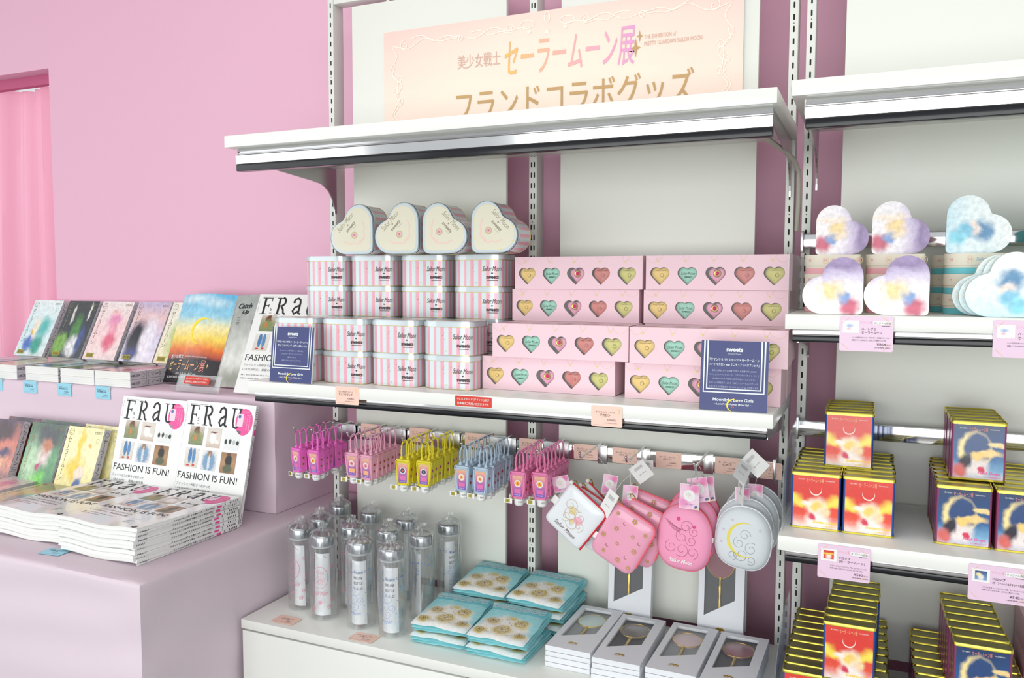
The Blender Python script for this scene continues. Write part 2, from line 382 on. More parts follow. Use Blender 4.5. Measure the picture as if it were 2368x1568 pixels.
def shelf(label, x0, x1, yf, zt, y0, th=.0268, strip=True):
    h = thing('display_shelf', label, 'shelf')
    m = MB(); m.box((x0, yf, zt - th), (x1, y0 - .004, zt), WHITE, .0015); m.build('shelf_board', h)
    m = MB(); zb = zt - th
    m.box((x0 + .012, yf + .012, zb - .0115), (x1 - .012, yf + .02, zb - .0005), CHROME, .001); m.build('chrome_rail', h)
    m = MB(); m.box((x0 + .012, yf + .0115, zb - .0225), (x1 - .012, yf + .03, zb - .0118), BLACKP, .001); m.build('lower_lip', h, 'black lower lip')
    for x in (x0 + .02, x1 - .014):
        m = MB(); tapered_bracket(m, x, yf + .035, zb, .03, y0=y0 - .002); m.build('bracket', h)
    return h
shelf('middle white shelf carrying the striped heart tins and pink boxes', -.6, .6, -.338, ZM, 0)
shelf('white shelf at right carrying the heart shaped gummy boxes', .6155, 1.85, -.335, 1.393, -.0237)
shelf('white shelf at right carrying the upper group of red and blue drop tins', .614, 1.85, -.35, .9975, -.0237)
# base cabinets
for (x0, x1, yf, yb, lab) in ((-.6, .598, -.376, -.002, 'low white base cabinet under the bottles, towels and mirror boxes'), (.606, 1.85, -.44, -.026, 'low white base cabinet at bottom right under the lower drop tins')):
    h = thing('base_cabinet', lab, 'cabinet')
    m = MB(); m.box((x0, yf, ZB - .022), (x1, yb, ZB), WHITE, .0012); m.build('cabinet_top', h)
    m = MB(); m.box((x0 + .003, yf + .02, .06), (x1 - .003, yb - .002, ZB - .022), WHITE); m.box((x0 + .02, yf + .04, 0), (x1 - .02, yb - .01, .06), DARK); m.build('cabinet_body', h)
    m = MB(); m.box((x0 + .002, yf + .002, .07), ((x0 + x1) / 2 - .001, yf + .02, ZB - .027), WHITE, .0012); m.build('drawer_front', h)
    m = MB(); m.box(((x0 + x1) / 2 + .001, yf + .002, .07), (x1 - .002, yf + .02, ZB - .027), WHITE, .0012); m.build('drawer_front', h)
# cross bars
def bar(label, x0, x1, y, z0, z1):
    m = MB(); m.box((x0, y, z0), (x1, y + .012, z1), CHROME, .0015)
    for x in (x0, x1 - .004): m.box((x - .002, y - .004, z0 - .008), (x + .004, y + .027, z1 + .006), STEEL, .001)
    return tag(m.build('hook_bar'), label, 'rail')
bar('chrome rail below the middle shelf that carries the hooks', -.578, .576, -.032, 1.026, 1.062)
bar('chrome rail behind the heart shaped gummy boxes', .618, 1.82, -.052, 1.519, 1.549)
bar('chrome rail behind the upper drop tins', .618, 1.82, -.052, 1.128, 1.16)
# clear acrylic side guards on the right shelves
for (zl, h1, lab, y1) in ((1.393, .108, 'clear acrylic end guard on left end of the gummy shelf', -.05), (.9975, .165, 'clear acrylic end guard beside the upper red tins', -.06), (ZB, .15, 'clear acrylic end guard beside the lower red tins', -.06)):
    m = MB(); x = .6175 if zl > .7 else .612
    m.add([(x, -.325, zl), (x, y1, zl), (x, y1, zl + h1), (x, -.20 if zl < 1.2 else -.325, zl + h1), (x, -.325, zl + h1 * .62 if zl < 1.2 else zl + h1 - .001),
           (x + .002, -.325, zl), (x + .002, y1, zl), (x + .002, y1, zl + h1), (x + .002, -.20 if zl < 1.2 else -.325, zl + h1), (x + .002, -.325, zl + h1 * .62 if zl < 1.2 else zl + h1 - .001)],
          [(0, 1, 2, 3, 4), (9, 8, 7, 6, 5), (0, 5, 6, 1), (1, 6, 7, 2), (2, 7, 8, 3), (3, 8, 9, 4), (4, 9, 5, 0)], ACRYL)
    tag(m.build('end_guard'), lab, 'shelf divider')

# ================================================================= BANNER
BY = -.006
BAN = art('banner_print', [(0, (250, 216, 204)), (.45, (246, 222, 208)), (1, (250, 206, 198))], [(.5, .45, .42, .5, (246, 228, 212), .7)], .02, 2, .45, mottle=.01)
BR = mat('banner_brown', (196, 160, 108), .5); BRS = mat('banner_greybrown', (214, 180, 166), .5); BW = mat('banner_line', (248, 240, 228), .5)
BG = art('banner_title', [(0, (248, 190, 96)), (.28, (250, 184, 150)), (.6, (246, 176, 180)), (1, (226, 160, 208))], (), 0, 1, .5, mottle=0, vertical=False)
bt = thing('exhibition_banner', 'large pale pink banner with gold and brown Japanese lettering above the header shelf', 'banner')
m = MB(); m.box((-.4225, -.0055, 1.80), (.4845, -.0008, 2.0895), PAPERW, .0004); F = FX(0, -.0055, 0); m.rect(F, -.4225, 1.80, .4845, 2.0895, BAN)
m.build('banner_board', bt)
m = MB(); F = FX(0, -.0064, 0)
m.text('美少女戦士', F, -.149, 1.992, BRS, w=.117, h=.034)
m.text('セーラームーン展', F, .083, 1.985, BG, w=.323, h=.088, shear=.12, bold=.004)
def star4(mb, F, x, y, r, ma, k=2):
    mb.poly(F, [(x + r * (1 if i % 2 == 0 else .22) * math.cos(R(90 + 45 * i)) * (.55 if i % 4 == 2 else 1), y + r * (1 if i % 2 == 0 else .22) * math.sin(R(90 + 45 * i))) for i in range(8)], ma, k)
star4(m, F, .247, 1.978, .022, BR, 3.5); star4(m, F, .256, 2.003, .014, BR, 3.5)
m.text('THE EXHIBITION of', F, .2665, 2.000, BRS, w=.072, h=.0095, al='l'); m.text('PRETTY GUARDIAN SAILOR MOON', F, .2665, 1.985, BRS, w=.13, h=.0095, al='l')
m.text('フランドコラボグッズ', F, .084, 1.883, BR, w=.592, h=.082, bold=.004)
def curl(x, y, r, a0, turns, sgn=1, n=26):
    return [(x + (r * (1 - .75 * i / n)) * math.cos(a0 + sgn * turns * 2 * math.pi * i / n), y + (r * (1 - .75 * i / n)) * math.sin(a0 + sgn * turns * 2 * math.pi * i / n)) for i in range(n + 1)]
def wave(x0, y0, x1, y1, amp, ph, n=40, cyc=1.5):
    o = []; d = Vector((x1 - x0, y1 - y0)); q = Vector((-d.y, d.x)).normalized()
    for i in range(n + 1):
        t = i / n; p = Vector((x0, y0)) + d * t + q * amp * math.sin(2 * math.pi * cyc * t + ph) * math.sin(math.pi * min(1, t * 1.1 + .05)); o.append((p.x, p.y))
    return o
wl = .0022
for sx in (1, -1):
    X = lambda pts, sx=sx: [(.031 + sx * (p[0] - .031), p[1]) for p in pts]
    for pts in (wave(-.395, 2.05, -.21, 2.052, .012, 2.8), wave(-.34, 2.066, -.2, 2.056, .009, 0), wave(-.2, 2.054, -.02, 2.056, .011, 3.0), wave(-.17, 2.062, -.06, 2.048, .006, 0),
                curl(-.36, 2.05, .014, 1.5, 1.1), curl(-.2, 2.05, .010, 3, 1.2, -1), curl(-.065, 2.058, .012, 0, 1.2), wave(-.396, 2.05, -.38, 1.93, .014, 0), wave(-.39, 2.0, -.372, 1.90, .013, 3.1),
                curl(-.375, 1.965, .011, 0, 1.2), curl(-.39, 1.935, .010, 2, 1.2, -1), curl(-.374, 1.912, .012, 3, 1.2), wave(-.39, 1.93, -.38, 1.81, .012, .5), wave(-.38, 1.9, -.39, 1.82, .01, 2.5)):
        m.ribbon(F, X(pts), wl, BW, 2)
for (x, y, r) in ((-.02, 2.062, .012), (.082, 2.062, .012)):
    m.ribbon(F, [(x + r * 1.5 * math.cos(t) * (1 if x > 0 else 1), y + r * .75 * math.sin(t)) for t in [2 * math.pi * i / 24 for i in range(25)]], wl, BW, 2)
m.ribbon(F, [(.031 + .007 * math.cos(t), 2.073 + .012 * math.sin(t)) for t in [2 * math.pi * i / 24 for i in range(25)]], wl, BW, 2)
def star5(mb, F, x, y, r, ma, k=2, rot=90):
    mb.poly(F, [(x + r * (1 if i % 2 == 0 else .42) * math.cos(R(rot + 36 * i)), y + r * (1 if i % 2 == 0 else .42) * math.sin(R(rot + 36 * i))) for i in range(10)], ma, k)
star5(m, F, -.015, 2.043, .007, BW); star5(m, F, .031, 2.040, .009, BW); star5(m, F, .077, 2.045, .007, BW)
m.build('banner_lettering', bt)
# ================================================================= DISPLAY TABLE WITH CLOTH
def cloth_box(x0, x1, y0, y1, z0, z1, m_, seed, sag=.0035, rad=.012, front_skew=0):
    """stretched cloth over a box: rounded rim, slight bulges and drag lines"""
    mb = MB(); NX, NY = 90, 46
    rings = []
    def outline(n_x, n_y, inset):
        pts = []
        for i in range(n_x): pts.append((x0 + inset + (x1 - x0 - 2 * inset) * i / n_x, y0 + inset))
        for i in range(n_y): pts.append((x1 - inset, y0 + inset + (y1 - y0 - 2 * inset) * i / n_y))
        for i in range(n_x): pts.append((x1 - inset - (x1 - x0 - 2 * inset) * i / n_x, y1 - inset))
        for i in range(n_y): pts.append((x0 + inset, y1 - inset - (y1 - y0 - 2 * inset) * i / n_y))
        return pts
    levels = [(.20, z1), (.03, z1), (.009, z1), (.004, z1 - .002), (.001, z1 - .006), (0, z1 - .012)]
    H = z1 - z0; levels += [(0, z1 - .012 - (H - .012) * i / 44) for i in range(1, 45)]
    for (ins, z) in levels:
        ring = []
        for k, (x, y) in enumerate(outline(NX, NY, ins)):
            dz = z1 - z; off = 0
            if dz > .002:
                cxn = min(abs(x - x1), abs(x - x0)); cyn = min(abs(y - y0), abs(y - y1)); corner = math.exp(-((cxn + cyn) / .09) ** 2)
                sline = dz + .035 * math.exp(-((cxn + cyn) / .25)) * 1.0
                off = sag * math.sin(sline * 55 + noise.noise(Vector((x * 2.3, y * 2.3, seed))) * 2.6) * math.exp(-dz * 4.5)
                off += .0045 * noise.noise(Vector((x * 3.1, y * 3.1, z * 7 + seed))) * min(1, dz * 6) + .003 * noise.noise(Vector((x * 9, y * 9, z * 2 + seed)))
                off += .006 * corner * math.sin(dz * 38) * math.exp(-dz * 3)
            nx = 1 if abs(x - x1) < 1e-4 + ins else (-1 if abs(x - x0) < 1e-4 + ins else 0); ny = -1 if abs(y - y0) < 1e-4 + ins else (1 if abs(y - y1) < 1e-4 + ins else 0)
            L_ = math.hypot(nx, ny) or 1
            ring.append((x + nx / L_ * off, y + ny / L_ * off, z + (.0012 * noise.noise(Vector((x * 5, y * 5, 3))) if ins > .01 and dz < .001 else 0)))
        rings.append(ring)
    N = len(rings[0]); vs_ = [p for r_ in rings for p in r_]
    fs = [(a * N + i, (a + 1) * N + i, (a + 1) * N + (i + 1) % N, a * N + (i + 1) % N) for a in range(len(rings) - 1) for i in range(N)]
    fs.append(tuple(range(N)))
    mb.add(vs_, fs, m_, smooth=True); return mb
table = cloth_box(-2.25, -.612, -.655, .142, .015, ZT, CLOTH, 3.1).build('cloth_covered_table')
tag(table, 'long table fully wrapped in stretched pale pink cloth, holding books and magazines', 'table')
riser = cloth_box(-2.22, -.69, -.136, .14, ZT + .001, ZR, CLOTH2, 9.4, sag=.0012).build('cloth_covered_riser')
tag(riser, 'pale pink cloth covered riser block standing on the back of the table', 'display riser')

# ================================================================= FASHION MAGAZINES
MAGW, MAGH, MAGT = .232, .297, .0095
PH = [art('photo_jacket', [(0, (120, 132, 98)), (.6, (168, 160, 128)), (1, (206, 196, 186))], [(.5, .75, .2, .22, (110, 62, 44), .3), (.5, .35, .36, .35, (128, 142, 92), .5), (.42, .4, .12, .2, (196, 126, 62), .4)], .12, 7, .35, mottle=.3),
      art('photo_cup', [(0, (196, 176, 158)), (.35, (222, 214, 204)), (1, (216, 208, 198))], [(.45, .5, .22, .3, (240, 238, 234), .2), (.75, .3, .14, .1, (238, 236, 230), .2), (.45, .78, .25, .04, (120, 60, 44), .4)], .04, 5, .35, mottle=.05),
      art('photo_glasses', [(0, (226, 228, 226)), (1, (234, 236, 234))], [(.12, .4, .09, .13, (30, 52, 46), .2), (.4, .42, .09, .13, (56, 50, 46), .2), (.66, .38, .1, .12, (180, 190, 184), .3), (.9, .38, .1, .12, (30, 40, 38), .2)], .03, 5, .35, mottle=.03),
      art('photo_jeans', [(0, (214, 206, 196)), (1, (224, 220, 214))], [(.38, .62, .13, .42, (70, 122, 172), .15), (.66, .6, .12, .42, (84, 136, 182), .15), (.3, .1, .12, .05, (200, 60, 50), .3), (.7, .12, .1, .06, (196, 66, 52), .3)], .04, 5, .35, mottle=.1),
      art('photo_denim', [(0, (210, 214, 216)), (1, (226, 224, 220))], [(.5, .45, .42, .5, (118, 154, 186), .25), (.5, .82, .14, .2, (150, 112, 76), .3), (.5, .4, .08, .4, (206, 214, 220), .3)], .09, 8, .35, mottle=.25),
      art('photo_stairs', [(0, (150, 112, 76)), (.5, (176, 138, 98)), (1, (150, 110, 74))], [(.52, .62, .22, .28, (32, 28, 30), .2), (.5, .22, .3, .2, (86, 92, 66), .3), (.5, .92, .12, .1, (96, 58, 40), .2)], .06, 8, .35, mottle=.2)]
MAGP = mat('sticker_pink', (236, 84, 158), .4); GLOSSY = mat('cover_gloss', (240, 241, 239), .16, coat=.3)
MP2 = mat('sticker_pale', (238, 214, 226), .4); MB2 = mat('sticker_blue', (70, 110, 170), .4)
def serif(mb, F, ch, x, y, w_, h, m_):
    """tall high-contrast display letters"""
    t, k = w_ * .2, w_ * .07; q = lambda a, b, c, d: mb.rect(F, x + a, y + b, x + c, y + d, m_, 2)
    if ch == 'F':
        q(w_ * .22, 0, w_ * .22 + t, h); q(0, 0, w_ * .65, k); q(0, h - k, w_, h); q(w_ * .4, h * .5, w_ * .7, h * .5 + k); q(w_ * .7, h * .42, w_ * .7 + k, h * .6); q(w_ - k, h * .78, w_, h)
    if ch == 'R':
        q(w_ * .18, 0, w_ * .18 + t, h); q(0, 0, w_ * .55, k); q(0, h - k, w_ * .6, h); q(w_ * .3, h * .5, w_ * .6, h * .5 + k)
        mb.ribbon(F, [(x + w_ * .55 + w_ * .3 * math.cos(R(a)), y + h * .76 + h * .235 * math.sin(R(a))) for a in range(-90, 91, 15)], t * .9, m_, 2)
        mb.ribbon(F, [(x + w_ * .5, y + h * .5), (x + w_ * .75, y + h * .3), (x + w_ * .85, y + h * .08), (x + w_ * 1.05, y + k * .5)], t * .8, m_, 2)
    if ch == 'a':
        mb.ribbon(F, [(x + w_ * .15, y + h * .72), (x + w_ * .25, y + h * .92), (x + w_ * .5, y + h * .98), (x + w_ * .72, y + h * .88), (x + w_ * .78, y + h * .7), (x + w_ * .78, y + h * .1), (x + w_, y + k)], t * .9, m_, 2)
        mb.ribbon(F, [(x + w_ * .7, y + h * .55), (x + w_ * .35, y + h * .42), (x + w_ * .2, y + h * .22), (x + w_ * .38, y + h * .04), (x + w_ * .7, y + h * .2)], t * .9, m_, 2); mb.disc(F, x + w_ * .2, y + h * .72, w_ * .11, m_, 2, 10, h * .04)
    if ch == 'U':
        q(0, h - k, w_ * .5, h); q(w_ * .65, h - k, w_ * 1.05, h)
        mb.ribbon(F, [(x + w_ * .25, y + h), (x + w_ * .25, y + h * .25), (x + w_ * .35, y + h * .06), (x + w_ * .6, y + h * .01), (x + w_ * .8, y + h * .12), (x + w_ * .85, y + h * .3), (x + w_ * .85, y + h)], t * .75, m_, 2)
def mag_cover(mb, F):
    """F: (u,v) on the cover, u 0..MAGW from left, v 0..MAGH from bottom"""
    W_, H_ = MAGW, MAGH
    for ch, x in zip('FRaU', (.014, .062, .112, .156)): serif(mb, F, ch, x, H_ - .062, .033, .051, INK)
    mb.text('5', F, .048, H_ - .047, INK, h=.009, k=2); mb.text('2016', F, .049, H_ - .058, INKG, h=.003)
    mb.text('自分を大切にする女性のための', F, .014, H_ - .0085, INKG, w=.06, h=.0032, al='l'); mb.vtext('LIFE STYLE', F, .0055, H_ - .012, .0045, INKG)
    mb.disc(F, .2, H_ - .044, .0275, MAGP, 2, 24, .034); mb.rect(F, .178, H_ - .056, .197, H_ - .024, MP2, 3); mb.disc(F, .1845, H_ - .031, .0045, MB2, 4, 10)
    mb.text('とじ込み付録', F, .2, H_ - .0175, PAPERW, w=.026, h=.003, k=3); mb.vtext('わたしたちの好きな', F, .2175, H_ - .023, .0048, PAPERW, k=3); mb.vtext('セーラームーン', F, .2095, H_ - .024, .0055, PAPERW, k=3); mb.vtext('ストーリー', F, .202, H_ - .029, .0045, PAPERW, k=3)
    for i, (x, y, w_, h) in enumerate(((.026, .183, .048, .049), (.086, .181, .047, .050), (.145, .180, .049, .050), (.022, .125, .046, .050), (.080, .122, .049, .051), (.143, .121, .050, .052))):
        mb.rect(F, x, y, x + w_, y + h, PH[i], 2)
    mb.text('FASHION IS FUN!', F, .008, .104, INK, w=.198, h=.0175, al='l')
    mb.text('ファッション大好きで良かった', F, .008, .082, INKG, w=.115, h=.0075, al='l'); mb.text('いまの30代に。春夏の新定番', F, .008, .069, INKG, w=.115, h=.0075, al='l')
    mb.text('働く女の名品200 誌上フェア', F, .008, .053, INKG, w=.10, h=.0045, al='l'); mb.text('伊勢丹 高島屋 阪急', F, .008, .043, INKG, w=.06, h=.0038, al='l')
    mb.text('パリ・ミラノ', F, .165, .056, INKG, w=.03, h=.004); mb.text('小物特集', F, .16, .044, INKG, w=.03, h=.005); mb.text('春の服', F, .16, .034, INKG, w=.02, h=.004); mb.disc(F, .216, .008, .006, INK, 2, 14); mb.text('FRaU', F, .216, .008, PAPERW, h=.003, k=3)
def make_magazine(curve=0, name='magazine'):
    """lies in XY: width x, height y, thickness z, spine on the right (x = MAGW)"""
    t = thing(name, '', 'magazine', group='fashion magazines')
    f = lambda u, v: (curve * (.55 + .5 * math.sin(u / MAGW * 7.5 + .8)) * max(0, 1 - v / .22) ** 1.3) if curve else 0
    n = 24 if curve else 1; nv = 8 if curve else 1
    def slab(mb, a, b, m_, inset, wav=0):
        g = []
        for lv in (a, b):
            for j in range(nv + 1):
                for i in range(n + 1):
                    u = inset + (MAGW - inset - (.0006 if inset else 0)) * i / n; v = inset + (MAGH - 2 * inset) * j / nv; g.append((u, v, lv + f(u, v)))
        W1 = n + 1; B = (n + 1) * (nv + 1)
        fs = [(j * W1 + i, (j + 1) * W1 + i, (j + 1) * W1 + i + 1, j * W1 + i + 1) for j in range(nv) for i in range(n)]
        fs += [(B + j * W1 + i, B + j * W1 + i + 1, B + (j + 1) * W1 + i + 1, B + (j + 1) * W1 + i) for j in range(nv) for i in range(n)]
        for i in range(n): fs += [(i, i + 1, B + i + 1, B + i), (nv * W1 + i + 1, nv * W1 + i, B + nv * W1 + i, B + nv * W1 + i + 1)]
        for j in range(nv): fs += [((j + 1) * W1, j * W1, B + j * W1, B + (j + 1) * W1), (j * W1 + n, (j + 1) * W1 + n, B + (j + 1) * W1 + n, B + j * W1 + n)]
        mb.add(g, fs, m_, smooth=bool(curve))
    m = MB(); slab(m, .0006, MAGT - .0006, PAPER, .0015)
    for k in range(1, 4):
        pass
    m.build('pages', t)
    m = MB(); slab(m, MAGT - .0005, MAGT, GLOSSY, 0); slab(m, 0, .0005, GLOSSY, 0); m.box((MAGW - .0006, 0, 0), (MAGW, MAGH, MAGT), GLOSSY)
    base = lambda u, v, k=1: Vector((u, v, MAGT + .00022 * k + f(u, v)))
    mag_cover(m, base)
    G = fr((MAGW, 0, 0), (0, 1, 0), (0, 0, 1), .0003)
    m.text('FRaU', G, .018, MAGT / 2, INK, w=.022, h=.0035)
    m.text('ファッション大好きで良かった いまの30代に', G, .155, MAGT * .5, INK, w=.12, h=.0042, bold=.02)
    for q in range(5): m.rect(G, .262 + q * .006, MAGT * .28, .2625 + q * .006 + .0016, MAGT * .72, INK, 2)
    m.text('5', G, .247, MAGT / 2, INK, h=.006); m.rect(G, .222, .001, .236, MAGT * .6, MAGP, 2)
    m.build('cover', t); return t
magC = Maker(make_magazine(.0055)); magF = Maker(make_magazine(0))
# right stack: eight copies, left stack: seven, each sagging at the fore edge
def stack_mags(x, y, n, rz, where, sc):
    for i in range(n):
        j = random.Random(i * 7 + int(abs(x) * 1000)); pos = 'topmost' if i == n - 1 else ('bottom' if i == 0 else ORD[n - 1 - i] + ' from the top')
        magC('flat white magazine, %s copy of %s' % (pos, where), (x + j.uniform(-.004, .004), y + j.uniform(-.003, .003), ZT + .0008 + i * (MAGT + .0004)),
             (0, 0, rz + R(j.uniform(-.8, .8))), 'flat fashion magazines in two stacks', (1.06, 1.06, 1))
stack_mags(-.945, -.582, 8, R(-1.0), 'the stack nearest the table corner', 1)
stack_mags(-1.208, -.556, 7, R(-.2), 'the left magazine stack', 1)
# standing copies: cover faces the shop, lower edge forward
lean = R(72)
magF('white fashion magazine standing against the riser, left one of the pair', (-1.188, -.246, ZT + .001), (R(76), 0, R(-1)), 'standing fashion magazines', (1.06, 1.02, 1))
magF('white fashion magazine standing against the riser, right one of the pair', (-.945, -.25, ZT + .001), (R(76), 0, R(-1)), 'standing fashion magazines', (1.04, 1.03, 1))
magF('white fashion magazine leaning behind the striped tins on top of the riser', (-.865, -.088, ZR + .001), (R(66), 0, R(1)), 'standing fashion magazines', (1.08, 1.0, 1))

# ================================================================= COMIC BOOKS
CW, CH, CT = .148, .208, .0225
SPINE = mat('spine_silver', (196, 194, 200), .35); STICK = mat('band_gold', (168, 156, 70), .35, metal=.4)
CA = {
 'aqua': art('cover_aqua', [(0, (222, 236, 236)), (.5, (206, 232, 236)), (1, (232, 240, 240))], [(.35, .22, .18, .14, (70, 110, 190), .5), (.62, .2, .2, .14, (52, 158, 140), .5), (.66, .5, .2, .17, (90, 186, 180), .6), (.4, .5, .1, .2, (240, 226, 206), .5), (.3, .42, .06, .07, (222, 180, 70), .4)], .13, 4, .25, .3),
 'night': art('cover_night', [(0, (46, 58, 62)), (.5, (44, 52, 60)), (1, (60, 62, 62))], [(.18, .22, .2, .2, (120, 170, 70), .4), (.55, .5, .13, .22, (70, 130, 60), .5), (.6, .2, .2, .16, (226, 226, 226), .5), (.8, .3, .1, .2, (60, 78, 140), .5), (.32, .78, .05, .16, (214, 212, 206), .4), (.82, .8, .04, .15, (224, 224, 220), .4)], .12, 4, .25, .3, mottle=.25),
 'rose': art('cover_rose', [(0, (240, 216, 214)), (.5, (244, 206, 208)), (1, (240, 228, 226))], [(.62, .5, .12, .3, (238, 160, 178), .6), (.62, .3, .2, .12, (222, 92, 124), .6), (.6, .68, .2, .1, (232, 150, 186), .6), (.5, .82, .06, .04, (236, 180, 176), .3)], .13, 4, .25, .3),
 'dusk': art('cover_dusk', [(0, (226, 222, 236)), (.4, (214, 204, 226)), (.75, (232, 196, 196)), (1, (196, 184, 214))], [(.3, .35, .26, .34, (36, 38, 52), .35), (.62, .34, .2, .36, (236, 230, 240), .5), (.25, .1, .2, .1, (60, 66, 130), .5)], .12, 4, .25, .3),
 'cream': art('cover_cream', [(0, (236, 226, 190)), (1, (240, 238, 226))], [(.4, .4, .2, .3, (190, 204, 130), .6)], .12, 4, .25, .3),
 'fire': art('cover_fire', [(0, (84, 62, 106)), (.35, (210, 140, 116)), (.65, (206, 116, 96)), (1, (74, 48, 84))], [(.5, .85, .3, .16, (56, 22, 34), .4), (.45, .2, .1, .12, (206, 60, 48), .5), (.6, .5, .3, .06, (60, 46, 92), .6), (.4, .35, .22, .12, (246, 204, 160), .6), (.2, .6, .14, .2, (222, 92, 66), .6)], .16, 4, .25, .3, mottle=.2),
 'leaf': art('cover_leaf', [(0, (60, 128, 80)), (.5, (96, 156, 108)), (1, (74, 116, 84))], [(.6, .85, .45, .2, (60, 66, 72), .6), (.55, .55, .2, .15, (226, 208, 204), .5), (.62, .68, .14, .12, (190, 116, 84), .5), (.5, .2, .25, .12, (108, 206, 72), .5), (.25, .45, .2, .3, (176, 208, 170), .7), (.5, .42, .08, .06, (176, 52, 100), .4)], .16, 4, .25, .3, mottle=.18),
 'lemon': art('cover_lemon', [(0, (240, 222, 128)), (.5, (246, 238, 186)), (1, (242, 234, 176))], [(.46, .72, .05, .3, (236, 206, 66), .6), (.42, .42, .24, .16, (238, 202, 44), .5), (.6, .36, .1, .1, (246, 222, 204), .4), (.6, .2, .12, .09, (48, 92, 160), .4), (.4, .06, .26, .08, (238, 196, 34), .5), (.7, .78, .06, .04, (234, 172, 70), .3)], .15, 4, .25, .3),
 'watercolour': art('cover_watercolour', [(0, (234, 222, 186)), (.5, (226, 222, 188)), (1, (214, 214, 180))], [(.5, .5, .3, .2, (226, 176, 92), .8), (.3, .7, .3, .15, (212, 150, 130), .8), (.7, .25, .25, .2, (150, 180, 190), .8), (.6, .8, .3, .14, (160, 170, 120), .8)], .18, 4, .2, .4),
}
def make_comic(key, ink=INK, band=True):
    """lies in XY with the cover up; spine on the right"""
    t = thing('comic_book', '', 'book', group='comic books')
    m = MB(); m.box((.0012, .0012, .0008), (CW - .002, CH - .0012, CT - .0008), PAPER)
    for z in (.0057, .0113, .0169): m.box((.001, .001, z), (CW - .003, CH - .001, z + .0003), mat('page_gap', (205, 205, 200), .8))
    m.build('pages', t)
    m = MB(); m.box((0, 0, 0), (CW, CH, .0009), PAPERW); m.box((0, 0, CT - .0009), (CW, CH, CT), PAPERW); m.box((CW - .0012, 0, 0), (CW, CH, CT), SPINE)
    F = fr((0, 0, CT), (1, 0, 0), (0, 1, 0), .0002); m.rect(F, 0, 0, CW, CH, CA[key])
    G = mat('cover_lettering', (112, 102, 74), .4) if key not in ('night', 'fire', 'leaf') else mat('cover_lettering_pale', (150, 140, 100), .4)
    m.ribbon(F, [(.017 + .0095 * math.cos(a), CH - .016 + .0095 * math.sin(a)) for a in [2 * math.pi * i / 20 for i in range(21)]], .0012, G, 2); m.text('美少女', F, .017, CH - .013, G, w=.009, h=.0035); m.text('戦士', F, .017, CH - .019, G, w=.007, h=.004)
    m.vtext('セーラームーン', F, .017, CH - .029, .0185, G)
    m.text('武内直子', F, CW - .022, CH - .013, G, w=.032, h=.008); m.ribbon(F, [(CW - .016 + .006 * math.cos(a), CH - .035 + .006 * math.sin(a)) for a in [2 * math.pi * i / 16 for i in range(17)]], .0006, G, 2)
    if band: m.rect(F, .013, .006, .047, .022, STICK, 3); m.text('完全版', F, .03, .014, mat('band_ink', (60, 56, 30), .5), w=.026, h=.009, k=4)
    m.build('cover', t)
    m = MB(); H = fr((CW, 0, 0), (0, 0, -1), (0, 1, 0), .0003); SH = lambda u, v, k=1: H(u - CT / 2 - 0, v, k)
    HH = lambda u, v, k=1: Vector((CW + .0002 * k, v, CT / 2 - u))
    m.ribbon(HH, [(.0065 * math.cos(a), CH - .014 + .0065 * math.sin(a)) for a in [2 * math.pi * i / 16 for i in range(17)]], .0009, mat('spine_ink', (96, 86, 84), .5), 2)
    m.vtext('セーラームーン', HH, 0, CH - .025, .0155, mat('spine_ink', (96, 86, 84), .5)); m.rect(HH, -CT / 2, .070, CT / 2, .0708, INKG, 2); m.rect(HH, -CT / 2, .058, CT / 2, .0588, INKG, 2); m.text('完全版', HH, 0, .0645, INKG, w=.015, h=.005)
    m.ribbon(HH, [(.006 * math.cos(a), .047 + .006 * math.sin(a)) for a in [2 * math.pi * i / 16 for i in range(17)]], .0007, INKG, 2); m.vtext('武内直子', HH, 0, .036, .009, INK)
    m.build('spine_print', t); return t
CM = {k: Maker(make_comic(k)) for k in CA}
# standing on the riser stacks
gA = 'comic books standing on the riser'; gB = 'comic books lying on the riser'; gC = 'comic books standing at the front of the riser'
z1 = ZR + .0465
for key, x, lab in (('aqua', -1.965, 'pale aqua comic book standing on the riser, leftmost of the standing row'), ('night', -1.79, 'dark starry comic book standing on the riser beside the pale aqua one'),
                    ('rose', -1.628, 'pale rose comic book standing on the riser between the dark one and the lilac one'), ('dusk', -1.463, 'lilac and black comic book standing on the riser, nearest the poster book'),
                    ('cream', -1.312, 'cream comic book standing on the riser, half hidden by the open poster book')):
    CM[key](lab, (x, .058, z1 + .0004), (R(64), 0, R(-1)), gA)
for i, (x, y, rz, k2) in enumerate(((-1.372, -.128, 0, ('dusk', 'rose')), (-1.523, -.126, 0, ('rose', 'night')), (-1.678, -.128, .6, ('night', 'aqua')), (-1.86, -.13, -.4, ('aqua', 'cream')), (-2.03, -.131, 0, ('cream', 'aqua')))):
    side = ['rightmost', 'second from right', 'third from right', 'fourth from right', 'leftmost'][i]
    for k in range(2):
        CM[k2[k]]('comic book lying flat on the riser, %s copy of the %s pair' % ('lower' if k == 0 else 'upper', side), (x, y + .002, ZR + .0008 + k * (CT + .0004)), (0, 0, R(rz)), gB)
